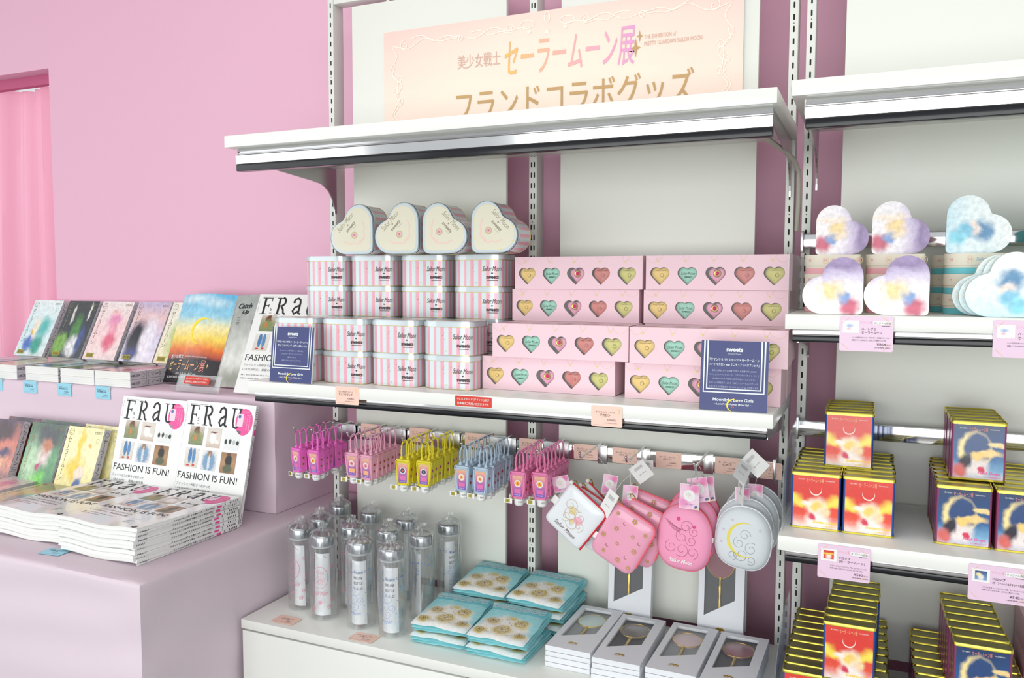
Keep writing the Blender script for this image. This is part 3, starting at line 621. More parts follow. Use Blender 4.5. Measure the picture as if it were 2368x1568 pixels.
# standing on the table against the riser (a front and a rear copy of each)
for key, xf, xr, d in (('lemon', -1.367, -1.345, 'pale yellow'), ('leaf', -1.522, -1.519, 'green'), ('fire', -1.705, -1.68, 'purple and orange')):
    CM[key]('%s comic book leaning on the table, front copy of its pair' % d, (xf, -.268, ZT + .001), (R(70), 0, R(-1.5)), gC)
    CM[key]('%s comic book leaning on the riser, rear copy of its pair' % d, (xr, -.224, ZT + .001), (R(72), 0, R(-1.5)), gC)
for k in range(2): CM['watercolour']('watercolour covered comic book lying left of the magazine stacks, %s copy' % ('lower', 'upper')[k], (-1.405, -.47, ZT + .0008 + k * (CT + .0004)), (0, 0, R(-2)), 'comic books lying at the table front', (1.0, 1.05, 1))
for k in range(2): CM['rose']('comic book lying at the far left of the table front, %s copy' % ('lower', 'upper')[k], (-1.575, -.47, ZT + .0008 + k * (CT + .0004)), (0, 0, R(2)), 'comic books lying at the table front')

# ================================================================= OPEN EXHIBITION BOOK ON THE RISER
SUN = art('poster_sunset', [(0, (28, 30, 36)), (.26, (40, 34, 42)), (.30, (176, 74, 50)), (.38, (232, 120, 50)), (.5, (246, 216, 92)), (.62, (244, 232, 170)), (.75, (150, 208, 230)), (1, (96, 182, 222))],
          [(.3, .95, .3, .05, (200, 228, 238), .8), (.7, .9, .2, .05, (190, 222, 236), .8)], .03, 5, .25, .3)
GREYP = art('page_grey', [(0, (206, 208, 200)), (.3, (222, 224, 216)), (.7, (168, 172, 166)), (1, (160, 166, 162))], [(.5, .1, .4, .1, (150, 156, 140), .8)], .06, 3, .35)
op = thing('open_book', 'open exhibition book with a sunset coloured page and a grey page, propped on the riser', 'book', (-1.232, .0, ZR + .001), (R(69), 0, R(-2)))
BW_, BH_ = .222, .285
def page(mb, x0, x1, bulge, m_, th=.006, n=14, lift=0):
    g = []; N2 = n + 1
    for z in (0, th):
        for j in (0, 1):
            for i in range(N2):
                u = i / n; g.append((x0 + (x1 - x0) * u, BH_ * j, z + bulge * math.sin(math.pi * min(1, u * .95)) + lift * (u - .0)))
    fs = []
    for i in range(n):
        fs += [(i, N2 + i, N2 + i + 1, i + 1), (i, i + 1, 2 * N2 + i + 1, 2 * N2 + i), (N2 + i + 1, N2 + i, 3 * N2 + i, 3 * N2 + i + 1)]
    fs += [(N2, 0, 2 * N2, 3 * N2), (n, N2 + n, 3 * N2 + n, 2 * N2 + n)]
    mb.add(g, fs, PAPERW, smooth=False)
    uv = [(0, 0)] * (2 * N2) + [(i / n, j) for j in (0, 1) for i in range(N2)]
    mb.add(g, [(2 * N2 + i, 2 * N2 + i + 1, 3 * N2 + i + 1, 3 * N2 + i) for i in range(n)], m_, uv=uv)
    return lambda u, v, k=1: Vector((u, v, th + .0003 * k + bulge * math.sin(math.pi * min(1, (u - x0) / (x1 - x0) * .95)) + lift * (u - x0) / (x1 - x0)))
m = MB(); F = page(m, 0, BW_, .016, SUN)
m.poly(F, crescent(BW_ * .56, BH_ * .58, .042, R(-20), fat=.3), mat('moon_yellow', (250, 226, 60), .4), 2)
POR = art('poster_title', [(0, (250, 206, 130)), (1, (238, 150, 140))], (), 0, 1, .4, mottle=0, vertical=False)
m.text('美少女戦士', F, .05, .083, PAPERW, w=.062, h=.013, k=3); m.text('THE EXHIBITION of PRETTY GUARDIAN SAILOR MOON', F, .13, .083, PAPERW, w=.085, h=.004, k=3)
m.text('セーラームーン展', F, .098, .056, POR, w=.15, h=.036, shear=.1, k=3); star4(m, F, .182, .058, .009, mat('star_gold', (232, 206, 140), .4), 3)
m.text('2016. 4.16 sat - 6.19 sun', F, .105, .030, PAPERW, w=.085, h=.007, k=3); m.text('ROPPONGI HILLS TOKYO CITY VIEW', F, .11, .018, PAPERW, w=.17, h=.007, k=3); m.text('六本木ヒルズ展望台', F, .11, .008, INKG, w=.12, h=.004, k=3)
m.build('sunset_page', op, 'page printed with a sunset sky and Japanese title')
m = MB(); F = page(m, BW_ + .001, BW_ * 2, .014, GREYP, lift=-.004)
m.text('Catch', F, .268, BH_ - .035, INK, w=.06, h=.017, shear=.3, bold=.03); m.text('Up', F, .276, BH_ - .055, INK, w=.03, h=.016, shear=.3, bold=.03)
for q in range(5): m.rect(F, .245, BH_ - .072 - q * .005, .32, BH_ - .0705 - q * .005, INKG, 2)
m.build('grey_page', op, 'grey page with a black script heading')
# clear stand with the red card
m = MB(); x0, x1 = -1.06, -.90
pr = [(-.13, ZR + .001), (-.115, ZR + .001), (-.095, ZR + .045), (-.099, ZR + .047), (-.117, ZR + .006), (-.134, ZR + .02), (-.137, ZR + .018)]
N = len(pr); m.add([(x0, p[0], p[1]) for p in pr] + [(x1, p[0], p[1]) for p in pr], [tuple(range(N))[::-1], tuple(range(N, 2 * N))] + [(i, (i + 1) % N, N + (i + 1) % N, N + i) for i in range(N)], ACRYL)
tag(m.build('card_stand'), 'small clear acrylic card stand in front of the open book on the riser', 'card stand')
REDC = mat('card_red', (214, 62, 48), .4)
def red_card(label, loc, rx, w_=.085, h=.0215):
    m = MB(); F = lambda u, v, k=1: Vector((u, -.0009 - .0003 * k, v)); m.prism(rrect(-w_ / 2, -h / 2, w_ / 2, h / 2, .002), 0, .0008, REDC, F=lambda x, y, z: Vector((x, -z, y)))
    m.text('※ヒルズカード(ポイント)及び', F, 0, h * .21, PAPERW, w=w_ * .88, h=h * .27, k=2, bold=.01); m.text('駐車券はご利用いただけません', F, 0, -h * .21, PAPERW, w=w_ * .86, h=h * .27, k=2, bold=.01)
    return tag(m.build('notice_card'), label, 'sign', 'red notice cards', loc, (R(rx), 0, 0))
red_card('red notice card with white text on the clear stand by the open book', (-.977, -.1165, ZR + .034), -24, .092, .022)
red_card('red notice card with white text stuck on the middle shelf front edge', (0, -.3381, 1.199), 0)
# ================================================================= STRIPED HEART TINS
HS = .0785; TINH = .0745
STRIPE = bpy.data.materials.new('tin_stripes'); STRIPE.use_nodes = True
n_ = STRIPE.node_tree.nodes; l_ = STRIPE.node_tree.links; b_ = n_['Principled BSDF']; b_.inputs['Roughness'].default_value = .3; b_.inputs['Metallic'].default_value = .15; b_.inputs['Coat Weight'].default_value = .15
uv_ = n_.new('ShaderNodeUVMap'); uv_.uv_map = 'UVMap'; se_ = n_.new('ShaderNodeSeparateXYZ'); l_.new(uv_.outputs[0], se_.inputs[0])
mu_ = n_.new('ShaderNodeMath'); mu_.operation = 'MULTIPLY'; mu_.inputs[1].default_value = 1 / .0172; l_.new(se_.outputs[0], mu_.inputs[0])
fr_ = n_.new('ShaderNodeMath'); fr_.operation = 'FRACT'; l_.new(mu_.outputs[0], fr_.inputs[0])
rp_ = n_.new('ShaderNodeValToRGB'); rp_.color_ramp.interpolation = 'CONSTANT'; e_ = rp_.color_ramp.elements
for p, c in ((0, (210, 224, 226)), (.52, (234, 172, 186)), (.60, (232, 182, 194)), (.64, (234, 166, 182)), (.98, (210, 224, 226))):
    q = e_[0] if p == 0 else e_.new(p); q.position = p; q.color = (*lin(c), 1)
e_.remove(e_[-1]) if len(e_) > 5 else None
l_.new(fr_.outputs[0], rp_.inputs[0]); l_.new(rp_.outputs[0], b_.inputs['Base Color'])
TLID = mat('tin_lid_white', (206, 216, 220), .22, metal=.3, coat=.5); TGOLD = mat('tin_gold_edge', (200, 184, 120), .3, metal=.7)
CREAM = mat('tin_cream', (232, 228, 206), .3, coat=.3); TINK = mat('tin_ink', (72, 60, 62), .5); TINKP = mat('tin_ink_soft', (160, 150, 130), .5); GD = mat('gold_dot', (246, 222, 130), .35); RIB = mat('ribbon_peach', (244, 212, 196), .4)
HP = [(x * HS, y * HS) for x, y in heart(12, 7)]
def hscale(pts, k, c=(.25 * HS, .75 * HS)): return [(c[0] + (x - c[0]) * k, c[1] + (y - c[1]) * k) for x, y in pts]
def rot2(x, y, a): return (x * math.cos(a) - y * math.sin(a), x * math.sin(a) + y * math.cos(a))
tt = thing('heart_tin', '', 'tin', group='striped heart tins')
m = MB(); m.prism(hscale(HP, .975), .0006, TINH - .012, STRIPE, mtop=False, mbot=TLID); m.prism(hscale(HP, .985), 0, .001, TGOLD); m.prism(hscale(HP, .985), TINH - .0132, TINH - .012, TGOLD)
F = fr((0, HS * .018, 0), (1, 0, 0), (0, 0, 1), .0005)
def tin_text(F, cx, cz, k):
    m.text('Sailor Moon', F, cx, cz + .008 * k, TINK, w=.032 * k, h=.0085 * k, shear=.32, k=2); m.text('♥', F, cx, cz - .0005 * k, TINK, h=.002 * k); m.text('sweets', F, cx + .001, cz - .007 * k, TINK, w=.021 * k, h=.006 * k, bold=.03, k=2); m.rect(F, cx - .008 * k, cz - .0132 * k, cx + .010 * k, cz - .0122 * k, TINK, 2)
tin_text(F, .0585, .031, 1.3)
rnd = random.Random(3)
for _ in range(26): m.disc(F, rnd.uniform(.002, .076), rnd.uniform(.006, .058), rnd.choice((.0005, .0007, .0011)), rnd.choice((GD, TGOLD, TINKP)), 2, 8)
G = fr((HS * (1 - .018), 0, 0), (0, 1, 0), (0, 0, 1), .0005)
m.build('tin_body', tt)
m = MB(); m.prism(HP, TINH - .012, TINH - .0025, TLID, mtop=False, mbot=TLID)
m.prism(hscale(HP, .985), TINH - .0026, TINH - .0008, TLID, mtop=False); m.prism(hscale(HP, .955), TINH - .0009, TINH, TLID); m.build('lid', tt)
m = MB(); Z = lambda u, v, k=1: Vector((u, v, TINH + .0001 * k)); m.poly(Z, hscale(HP, .86), CREAM, 1)
P_ = hscale(HP, .845)
for i in range(0, len(P_), 1): m.disc(Z, P_[i][0], P_[i][1], .0015 if i % 8 == 0 else .0006, GD, 2, 8)
T45 = R(45); c0 = (.2 * HS, .8 * HS)
L45 = lambda a, b: (c0[0] + rot2(a, b, T45)[0], c0[1] + rot2(a, b, T45)[1])
for (s_, a, b, w_, h_, bo, sh) in (('Sailor Moon', 0, .018, .056, .012, 0, .32), ('♥', 0, .008, 0, 0, 0, 0), ('sweets', .003, .0, .031, .0075, .03, 0)):
    x, y = L45(a, b); m.text(s_, Z, x, y, TINKP, w=w_ or None, h=h_ or .003, rot=T45, bold=bo, shear=sh, k=2)
pts = [L45(a, b) for a, b in ((.004, -.008), (.018, -.008))]; m.ribbon(Z, pts, .0006, TINKP, 2)
x, y = L45(-.004, -.021); m.disc(Z, x, y, .0085, mat('print_gold', (206, 190, 140), .4), 2, 18); m.disc(Z, x, y, .006, mat('print_pink', (238, 196, 206), .4), 3, 14); m.disc(Z, x, y, .003, mat('print_rose', (222, 130, 160), .4), 4, 10)
for sx in (-1, 1):
    m.ribbon(Z, [L45(sx * t * .034, -.044 + .03 * t * t + .0025 * math.sin(t * 14)) for t in [i / 14 for i in range(15)]], .0035, RIB, 2)
    x, y = L45(sx * .004, -.043); m.disc(Z, x, y, .0035, RIB, 3, 10)
m.build('lid_print', tt)
HT = Maker(tt); gT = 'striped heart tins'
# front stacks, two high
for i, (x, y) in enumerate(((-.530, -.292), (-.393, -.288), (-.259, -.284), (-.122, -.281))):
    for k in range(2):
        HT('striped heart tin in the front row, %s stack from left, %s' % (('first', 'second', 'third', 'rightmost')[i], ('lower', 'upper')[k]), (x, y, ZM + .0005 + k * (TINH + .0003)), (0, 0, R((0, 1, -1, 1)[i])), gT, (1.15, 1.0, 1))
# rear stacks, four high
for i, x in enumerate((-.547, -.407, -.262, -.115)):
    for k in range(4):
        HT('striped heart tin in the back row, %s stack from left, %s' % (('first', 'second', 'third', 'rightmost')[i], ('lowest', 'second layer', 'third layer', 'top layer')[k]), (x, -.148, ZM + .0005 + k * (TINH + .0003)), (0, 0, R((0, .5, -.5, 0)[i])), gT, (1.17, 1.0, 1))
# four lying on their flanks on top
zt = ZM + .0005 + 4 * (TINH + .0003)
for i, (x, flip) in enumerate(((-.420, 0), (-.293, 0), (-.202, 1), (-.074, 1))):
    rx = (R(90), 0, 0) if not flip else None
    if not flip: rot = (R(90), 0, R((3, 2)[i]))
    else:
        M_ = Matrix.Rotation(R(90), 4, 'X') @ Matrix.Rotation(R(-90), 4, 'Z'); M_ = Matrix.Rotation(R((0, 0, 1, -1)[i]), 4, 'Z') @ M_; rot = tuple(M_.to_euler())
    # flipped heart: point (1,0) goes to (0,-1); shift up by one unit of its flank
    loc = (x, -.125, zt + .0006) if not flip else (x, -.125, zt + HS + .0006 - .0008)
    HT('striped heart tin on its side showing the cream lid, %s of four' % ('leftmost', 'second from left', 'third from left', 'rightmost')[i], loc, rot, gT, (1.03, 1.03, 1) if not flip else (1, 1.0, 1))

# ================================================================= PINK MACARON BOXES
BXW, BXD, BXH = .3045, .098, .0728
BPK = mat('box_pink', (238, 204, 214), .42); BIN = mat('box_inside', (70, 44, 40), .7); FILM = mat('macaron_film', (235, 238, 235), .12, alpha=.16, spec=.9); DOTW = mat('box_dot', (225, 205, 205), .5)
GLINE = mat('box_chain', (226, 196, 150), .5)
hh = [(x - .25, y - .75) for x, y in heart(8, 1)]
HUP = [rot2(x, y, R(-45)) for x, y in hh]     # upright heart, about 1.5 wide
mx_ = max(p[0] for p in HUP); HUP = [(p[0] / mx_ / 2, p[1] / mx_ / 2) for p in HUP]   # width 1
MC = [('yellow', (236, 196, 84)), ('mint', (138, 206, 182)), ('pink', (240, 150, 186)), ('red', (206, 96, 86)), ('green', (204, 196, 84))]
def make_box():
    t = thing('macaron_box', '', 'box', group='pink macaron boxes')
    m = MB(); a, b = BXW, BXH
    m.box((0, .0012, 0), (a, BXD, .0008), BPK); m.box((0, .0012, b - .0008), (a, BXD, b), BPK); m.box((0, .0012, 0), (.0008, BXD, b), BPK); m.box((a - .0008, .0012, 0), (a, BXD, b), BPK); m.box((0, BXD - .001, 0), (a, BXD, b), BPK)
    m.box((.001, .032, .001), (a - .001, .033, b - .001), BIN)
    outer = [Vector((0, 0, 0)), Vector((a, 0, 0)), Vector((a, 0, b)), Vector((0, 0, b))]
    holes = []
    for i in range(5):
        cx = .031 + i * .0595; holes.append([Vector((cx + p[0] * .042, 0, b * .49 + p[1] * .042)) for p in HUP])
    P = [[(v.x, v.z, 0) for v in outer]] + [[(v.x, v.z, 0) for v in h[::-1]] for h in holes]
    tri = tessellate_polygon([[Vector(q) for q in lp] for lp in P]); flat = [Vector((q[0], 0, q[1])) for lp in P for q in lp]
    def orient(f):
        n = (flat[f[1]] - flat[f[0]]).cross(flat[f[2]] - flat[f[0]]); return f if n.y < 0 else f[::-1]
    m.add(flat, [orient(tuple(f)) for f in tri], BPK)
    for h in holes:
        N = len(h); m.add(h + [v + Vector((0, .0012, 0)) for v in h], [(i, (i + 1) % N, N + (i + 1) % N, N + i) for i in range(N)], BPK)
    F = FX(0, 0, 0)
    for i in range(5):
        cx = .031 + i * .0595; m.disc(F, cx - .004, b * .49 + .0245, .0022, mat('box_ring', (228, 214, 130), .4), 1, 10)
        m.ribbon(F, [(cx - .010, b), (cx - .005, b * .49 + .024)], .0004, GLINE); m.ribbon(F, [(cx + .006, b), (cx - .003, b * .49 + .024)], .0004, GLINE)
    for (x0, x1) in ((-.0, .03), (.27, .3045)): m.ribbon(F, [(x0 + (x1 - x0) * q / 10, b - .004 - .012 * math.sin(math.pi * q / 10)) for q in range(11)], .0004, GLINE)
    rr_ = random.Random(5)
    for _ in range(40): m.disc(F, rr_.uniform(.004, a - .004), rr_.uniform(b * .7, b - .003), .0005, DOTW, 1, 6)
    G = fr((a, 0, 0), (0, 1, 0), (0, 0, 1))
    for q in range(18): m.rect(G, .002, .003 + q * .0039, .0032, .0045 + q * .0039, PAPERW); m.rect(G, BXD - .004, .003 + q * .0039, BXD - .0028, .0045 + q * .0039, PAPERW)
    T_ = fr((0, 0, b), (1, 0, 0), (0, 1, 0))
    for i in range(5): m.disc(T_, .031 + i * .0595, .045, .016, mat('box_top_print', (230, 190, 200), .4), 1, 16, .02)
    m.build('box_body', t)
    for i, (nm, c) in enumerate(MC):
        cx = .031 + i * .0595; cz = b * .49; m = MB(); mc = mat('macaron_' + nm, c, .38)
        r_ = random.Random(i); ox = (.0012, .0008, .002, .0022, .0025)[i]
        def ring(k, y): return [(cx + ox + p[0] * .044 * k, y, cz - .0003 + p[1] * .044 * k) for p in HUP]
        lv = [(.98, .014), (1.0, .010), (.93, .0062), (.75, .0038), (.45, .0026)] if nm != 'pink' else [(.8, .016), (.82, .010), (.74, .0068), (.55, .005), (.3, .0044)]
        N = len(HUP); v_ = [q for k, y in lv for q in ring(k, y)]
        m.add(v_, [(j * N + q, j * N + (q + 1) % N, (j + 1) * N + (q + 1) % N, (j + 1) * N + q) for j in range(len(lv) - 1) for q in range(N)] + [tuple(range((len(lv) - 1) * N, len(lv) * N))], mc, smooth=True)
        Fm = fr((0, .0026, 0), (1, 0, 0), (0, 0, 1), .0005)
        if nm == 'pink':
            m.lathe([(.0085, 0), (.0085, .0016), (.007, .003), (.005, .0022)], GOLD, 18, Matrix.Translation((cx + ox + .001, .006, cz - .001)) @ Matrix.Rotation(R(90), 4, 'X'))
            m.ball((cx + ox + .001, .0028, cz - .001), .0042, mat('gem_rose', (222, 60, 130), .08), 10)
        elif nm == 'mint':
            m.text('Sailor Moon', Fm, cx + ox, cz - .001, mat('mint_ink', (46, 92, 84), .5), w=.029, h=.006, shear=.3); m.text('sweets', Fm, cx + ox + .001, cz - .0085, mat('mint_ink', (46, 92, 84), .5), w=.017, h=.0042, bold=.02)
        else:
            k_ = mat('macaron_ink_' + nm, tuple(int(q * .72) for q in c), .5); m.ribbon(Fm, [(cx + ox - .012 + .003 * q, cz + .005 + .0005 * math.sin(q * 2)) for q in range(9)], .0012, k_)
            m.disc(Fm, cx + ox + .003, cz - .005, .0045, k_, 1, 12); m.disc(Fm, cx + ox + .003, cz - .005, .0028, mc, 2, 10)
        m.build('macaron' if nm != 'pink' else 'heart_charm', t, ('%s macaron wrapped in film' % nm) if nm != 'pink' else 'pink and gold heart charm')
    m = MB()
    g3 = [(.004 + (a - .008) * q / 60, .0018 + .0007 * math.sin(q * 1.9) , z3) for z3 in (.008, b - .008) for q in range(61)]
    m.add(g3, [(q, q + 1, 62 + q, 61 + q) for q in range(60)], FILM, smooth=True)
    m.build('window_film', t, 'clear film behind the heart openings'); return t
MBX = Maker(make_box()); gM = 'pink macaron boxes'
for (side, xs) in (('left', (-.030, .0, -.004, .004)), ('right', (.2985, .3105, .3035, .3085))):
    for k in range(2): MBX('pink macaron box in the %s column, front row, %s' % (side, ('bottom', 'second layer')[k]), (xs[k] - (0 if side == 'left' else 0), -.232 - .012 * k - (.012 if side == 'right' else 0), ZM + .0005 + k * (BXH + .0004)), (0, 0, R((-.6, .5)[k])), gM)
    for k in range(4): MBX('pink macaron box in the %s column, back row, %s' % (side, ('lowest', 'second layer', 'third layer', 'topmost')[k]), (xs[2 + k % 2] + (-.004 if side == 'left' else -.001), -.118 - .004 * (k % 2), ZM + .0005 + k * (BXH + .0004)), (0, 0, R((.2, -.2, .3, .1)[k])), gM, (.985, 1, 1))

# ================================================================= NAVY DISPLAY CARDS
NAVY = mat('navy_card', (62, 70, 122), .4)
NAVW = mat('navy_white', (232, 238, 240), .5); NAVT = mat('navy_text', (190, 196, 222), .5)
def navy(label, loc, w_, h_, lines, body, rx, rz):
    t = thing('sign_card', label, 'sign', loc, (R(rx), 0, R(rz)), 'navy display cards')
    m = MB(); m.box((0, 0, 0), (w_, .005, h_), PAPERW, .0003); F = fr((0, 0, 0), (1, 0, 0), (0, 0, 1), .0003); m.rect(F, 0, 0, w_, h_, NAVY); m.build('card_board', t)
    m = MB(); s = w_ / .125
    for a in (.0065, .0125): m.ribbon(F, [(a * s, h_), (a * s, h_ * .21 + a * s), (w_ - a * s, h_ * .21 + a * s), (w_ - a * s, h_)], .0030 * s, NAVW, 2)
    c = w_ / 2
    m.text('sweets', F, c, h_ * .875, NAVW, w=.031 * s, h=.008 * s, bold=.035, k=2); m.text('Samantha Thavasa', F, c, h_ * .815, NAVW, w=.025 * s, h=.002 * s)
    for i, ln in enumerate(lines): m.text(ln, F, c, h_ * (.73 - .07 * i), NAVW, w=min(.092, .0042 * len(ln) + .012) * s, h=.0058 * s, bold=.012)
    for i, ln in enumerate(body): m.text(ln, F, c, h_ * (.57 - .058 * i), NAVT, w=min(.092, .0031 * len(ln) + .008) * s, h=.0038 * s)
    m.text('©T.P.F', F, w_ - .022 * s, h_ * .30, NAVT, w=.011 * s, h=.0015 * s)
    m.text('Moonlight Love Girls', F, c, h_ * .148, NAVW, w=.075 * s, h=.0078 * s, bold=.02); m.text('~ Let\'s Prism Power Make Up! ~', F, c, h_ * .088, NAVW, w=.069 * s, h=.0045 * s, bold=.01)
    m.poly(F, crescent(c, h_ * .08, .0118 * s, R(-28), fat=.28), mat('moon_yellow', (250, 226, 60), .4), 4); m.disc(F, c - .0015 * s, h_ * .055, .0012 * s, mat('heart_orange', (220, 90, 70), .5), 4, 8); m.disc(F, c + .0015 * s, h_ * .055, .0012 * s, mat('heart_orange', (220, 90, 70), .5), 4, 8)
    m.build('card_print', t)
    m = MB(); m.box((w_ * .3, .0052, .0), (w_ * .7, .028, .0015), ACRYL); m.build('card_foot', t)
    return t
navy('navy display card with white lettering in front of the leftmost striped tins', (-.541, -.329, ZM + .0008), .1215, .130, ['『サマンサタバサスイーツ × セーラームーン', 'チョコクランチ (3種×5個入り)』'], ['セーラームーン柄の可愛いハート型の缶に、', 'ストロベリー・チョコ・クランベリーの', '3種が入った', '15個入りのチョコクランチです。'], -7, -1)
navy('navy display card with white lettering in front of the right pink boxes', (.4665, -.331, ZM + .0008), .1215, .1285, ['『サマンサタバサスイーツ × セーラームーン', 'ハートマカロン with ミニチュアリータブレット』'], ['発売と同時に多くの店舗で完売し大反響を呼んだあの', '「ミニチュアリータブレット」と、「サマンサタバサ スイーツ」で', '大人気のハートマカロンがコラボレーションした、', 'スペシャルな商品です。しかも「コズミックハートコンパクト」は、', 'サマンサコラボ限定カラーのパステルピンク ver. が付属します。'], -7, 1)

# ================================================================= PRICE TAGS
PEACH = mat('tag_peach', (247, 208, 192), .4); BLUE = mat('tag_blue', (150, 212, 232), .4); LILAC = mat('tag_lilac', (232, 202, 224), .35); TI = mat('tag_ink', (74, 48, 58), .5); TI2 = mat('tag_ink_light', (150, 120, 130), .5); TGD = mat('tag_gold', (228, 196, 130), .5)
def tagcard(label, loc, rot, col, w_, h_, l1, l2, price, sub, group):
    m = MB(); m.prism(rrect(-w_ / 2, -h_ / 2, w_ / 2, h_ / 2, .003), 0, .0007, col, F=lambda x, y, z: Vector((x, -z, y))); F = lambda u, v, k=1: Vector((u, -.0008 - .0002 * k, v))
    m.text(l1, F, -w_ * .05, h_ * .2, TI, w=w_ * .62, h=h_ * .11); m.text(l2, F, -w_ * .05, h_ * .06, TI, w=w_ * .6 if len(l2) > 5 else w_ * .34, h=h_ * .13, bold=.01)
    m.text(price, F, w_ * .16, -h_ * .17, TI, w=w_ * .3, h=h_ * .11); m.text(sub, F, w_ * .13, -h_ * .32, TI2, w=w_ * .42, h=h_ * .06); m.text('※セーラームーン展', F, -w_ * .25, -h_ * .42, TI2, w=w_ * .3, h=h_ * .035)
    m.poly(F, crescent(w_ * .35, h_ * .25, h_ * .12, R(200), fat=.4), TGD, 1)
    return tag(m.build('price_tag'), label, 'price tag', group, loc, rot)
tagcard('peach price tag hanging on the middle shelf edge below the striped tins', (-.315, -.3388, 1.1935), (0, 0, 0), PEACH, .062, .0405, 'サマンサタバサ スイーツ', 'チョコクランチ', '¥2,160(税込)', '(本体価格 ¥2,000-)', 'peach tags on the middle shelf')
tagcard('peach price tag hanging on the middle shelf edge below the pink boxes', (.29, -.3388, 1.188), (0, 0, 0), PEACH, .063, .0405, 'サマンサタバサ スイーツ', 'マカロン', '¥2,700(税込)', '(本体価格 ¥2,500-)', 'peach tags on the middle shelf')
for i, x in enumerate((-1.70, -1.641, -1.487, -1.323)):
    if i == 0: x = -1.80
    tagcard('pale blue price tag on the riser front edge, %s' % ('at the far left', 'second from left', 'third from left', 'nearest the magazines')[i], (x, -.1385, 1.118), (0, 0, 0), BLUE, .0615, .0385, '美少女戦士セーラームーン', '完全版 (%d)' % (7 + i), '¥1,620(税込)', '(本体価格 ¥1,500-)', 'blue tags on the riser')
tagcard('pale blue price tag lying flat on the table before the magazine stacks', (-.948, -.592, ZT + .0016), (R(-90), 0, R(6)), BLUE, .0615, .0385, 'FRaU', '5月号', '¥780(税込)', '(本体価格 ¥722-)', 'flat price tags')
tagcard('peach price tag lying flat on the base cabinet, left one before the bottles', (-.495, -.34, ZB + .0012), (R(-90), 0, R(1)), PEACH, .062, .0405, 'クリアボトル', 'ピンク', '¥1,944(税込)', '(本体価格 ¥1,800-)', 'flat price tags')
tagcard('peach price tag lying flat on the base cabinet, right one before the bottles', (-.272, -.346, ZB + .0012), (R(-90), 0, R(1)), PEACH, .062, .0405, 'クリアボトル', 'ブルー', '¥1,944(税込)', '(本体価格 ¥1,800-)', 'flat price tags')
for i, (x, z) in enumerate(((-.457, 1.056), (-.307, 1.056), (-.146, 1.055), (.003, 1.053), (.145, 1.051), (.240, 1.050), (.343, 1.049), (.476, 1.0485), (.560, 1.046))):
    nm = ('between the magenta and pale pink gels', 'between the pale pink and yellow gels', 'between the yellow and blue gels', 'left of the rose pink gels', 'right of the rose pink gels', 'between the two bare hooks', 'above and left of the round pink pouch', 'between the two round pouches', 'at the right end of the rail')[i]
    tagcard('peach price tag on the hook rail, %s' % nm, (x, -.0328, z - .004), (0, 0, 0), PEACH, .059, .0365, 'セーラームーン', 'ハンドジェル' if i < 5 else ('パスケース' if i < 7 else 'ミニポーチ'), ('¥648(税込)' if i < 5 else ('¥1,620(税込)' if i < 7 else '¥1,512(税込)')), '(本体価格 ¥600-)' if i < 5 else '(本体価格 ¥1,500-)', 'peach tags on the hook rail')
def bigtag(label, loc, head, l2, body, price, pic):
    w_, h_ = .0845, .060; m = MB(); m.prism(rrect(-w_ / 2, -h_ / 2, w_ / 2, h_ / 2, .003), 0, .0008, LILAC, F=lambda x, y, z: Vector((x, -z, y))); F = lambda u, v, k=1: Vector((u, -.0009 - .0002 * k, v))
    m.rect(F, -.0375, .001, -.0115, .0225, PAPERW); m.rect(F, -.033, .0045, -.016, .0195, pic, 2)
    m.text('セーラームーン展', F, -.0005, .0195, mat('tag_rose', (240, 170, 190), .5), w=.018, h=.005); m.rect(F, .0105, .0155, .039, .0218, PAPERW, 1); m.text('オリジナル商品', F, .0247, .0186, TI, w=.026, h=.0038); m.rect(F, .024, .0135, .037, .0142, TI, 2)
    m.text(head, F, -.0075, .0085, TI, h=.0045, w=.0045 * len(head), al='l', bold=.015); m.text(l2, F, -.0075, .0022, TI, h=.005, w=min(.045, .0046 * len(l2)), al='l', bold=.01)
    for i, b in enumerate(body): m.text(b, F, -.022, -.0065 - .0045 * i, TI, w=.0585 - i * .006, h=.003, al='l')
    m.text(price, F, .024, -.0175, TI, w=.014, h=.0042); m.text('(税込)', F, .0355, -.0185, TI2, w=.008, h=.0025); m.text('(本体価格 ¥%s-)' % ('800' if '864' in price else '500'), F, .0265, -.0235, TI, w=.026, h=.0027)
    for (sx, sz) in ((-1, -1), (1, -1), (-1, 1), (1, 1)): m.ribbon(F, [(sx * (.039 - .012 * (1 - q / 6)), sz * (.028 - .011 * q / 6 * 1)) for q in range(7)], .0006, TGD)
    return tag(m.build('price_tag'), label, 'price tag', 'lilac tags on the right shelves', loc)
REDP = art('print_red_small', [(0, (226, 80, 60)), (1, (214, 60, 50))], [(.5, .3, .25, .3, (244, 226, 214), .5), (.5, .62, .5, .12, (246, 200, 70), .5)], .08, 5, .4)
BLUP = art('print_blue_small', [(0, (120, 160, 200)), (1, (40, 70, 120))], [(.5, .3, .25, .3, (232, 226, 224), .5), (.3, .6, .2, .2, (240, 226, 160), .5)], .1, 5, .4)
WHP = art('print_white_small', [(0, (240, 240, 240)), (1, (236, 238, 242))], [(.4, .6, .3, .2, (170, 190, 220), .6), (.3, .25, .2, .12, (240, 180, 190), .5)], .1, 5, .4)
bigtag('lilac price tag on the gummy shelf edge below the purple hearts', (.7485, -.3365, 1.3615), 'ハートグミ', 'セーラームーン', ('ハートの形がかわいいピーチ味のグミ。完全版コミックスの', '美麗なイラストのBOX付き。お気に入りの戦士をどうぞ★'), '¥864', WHP)
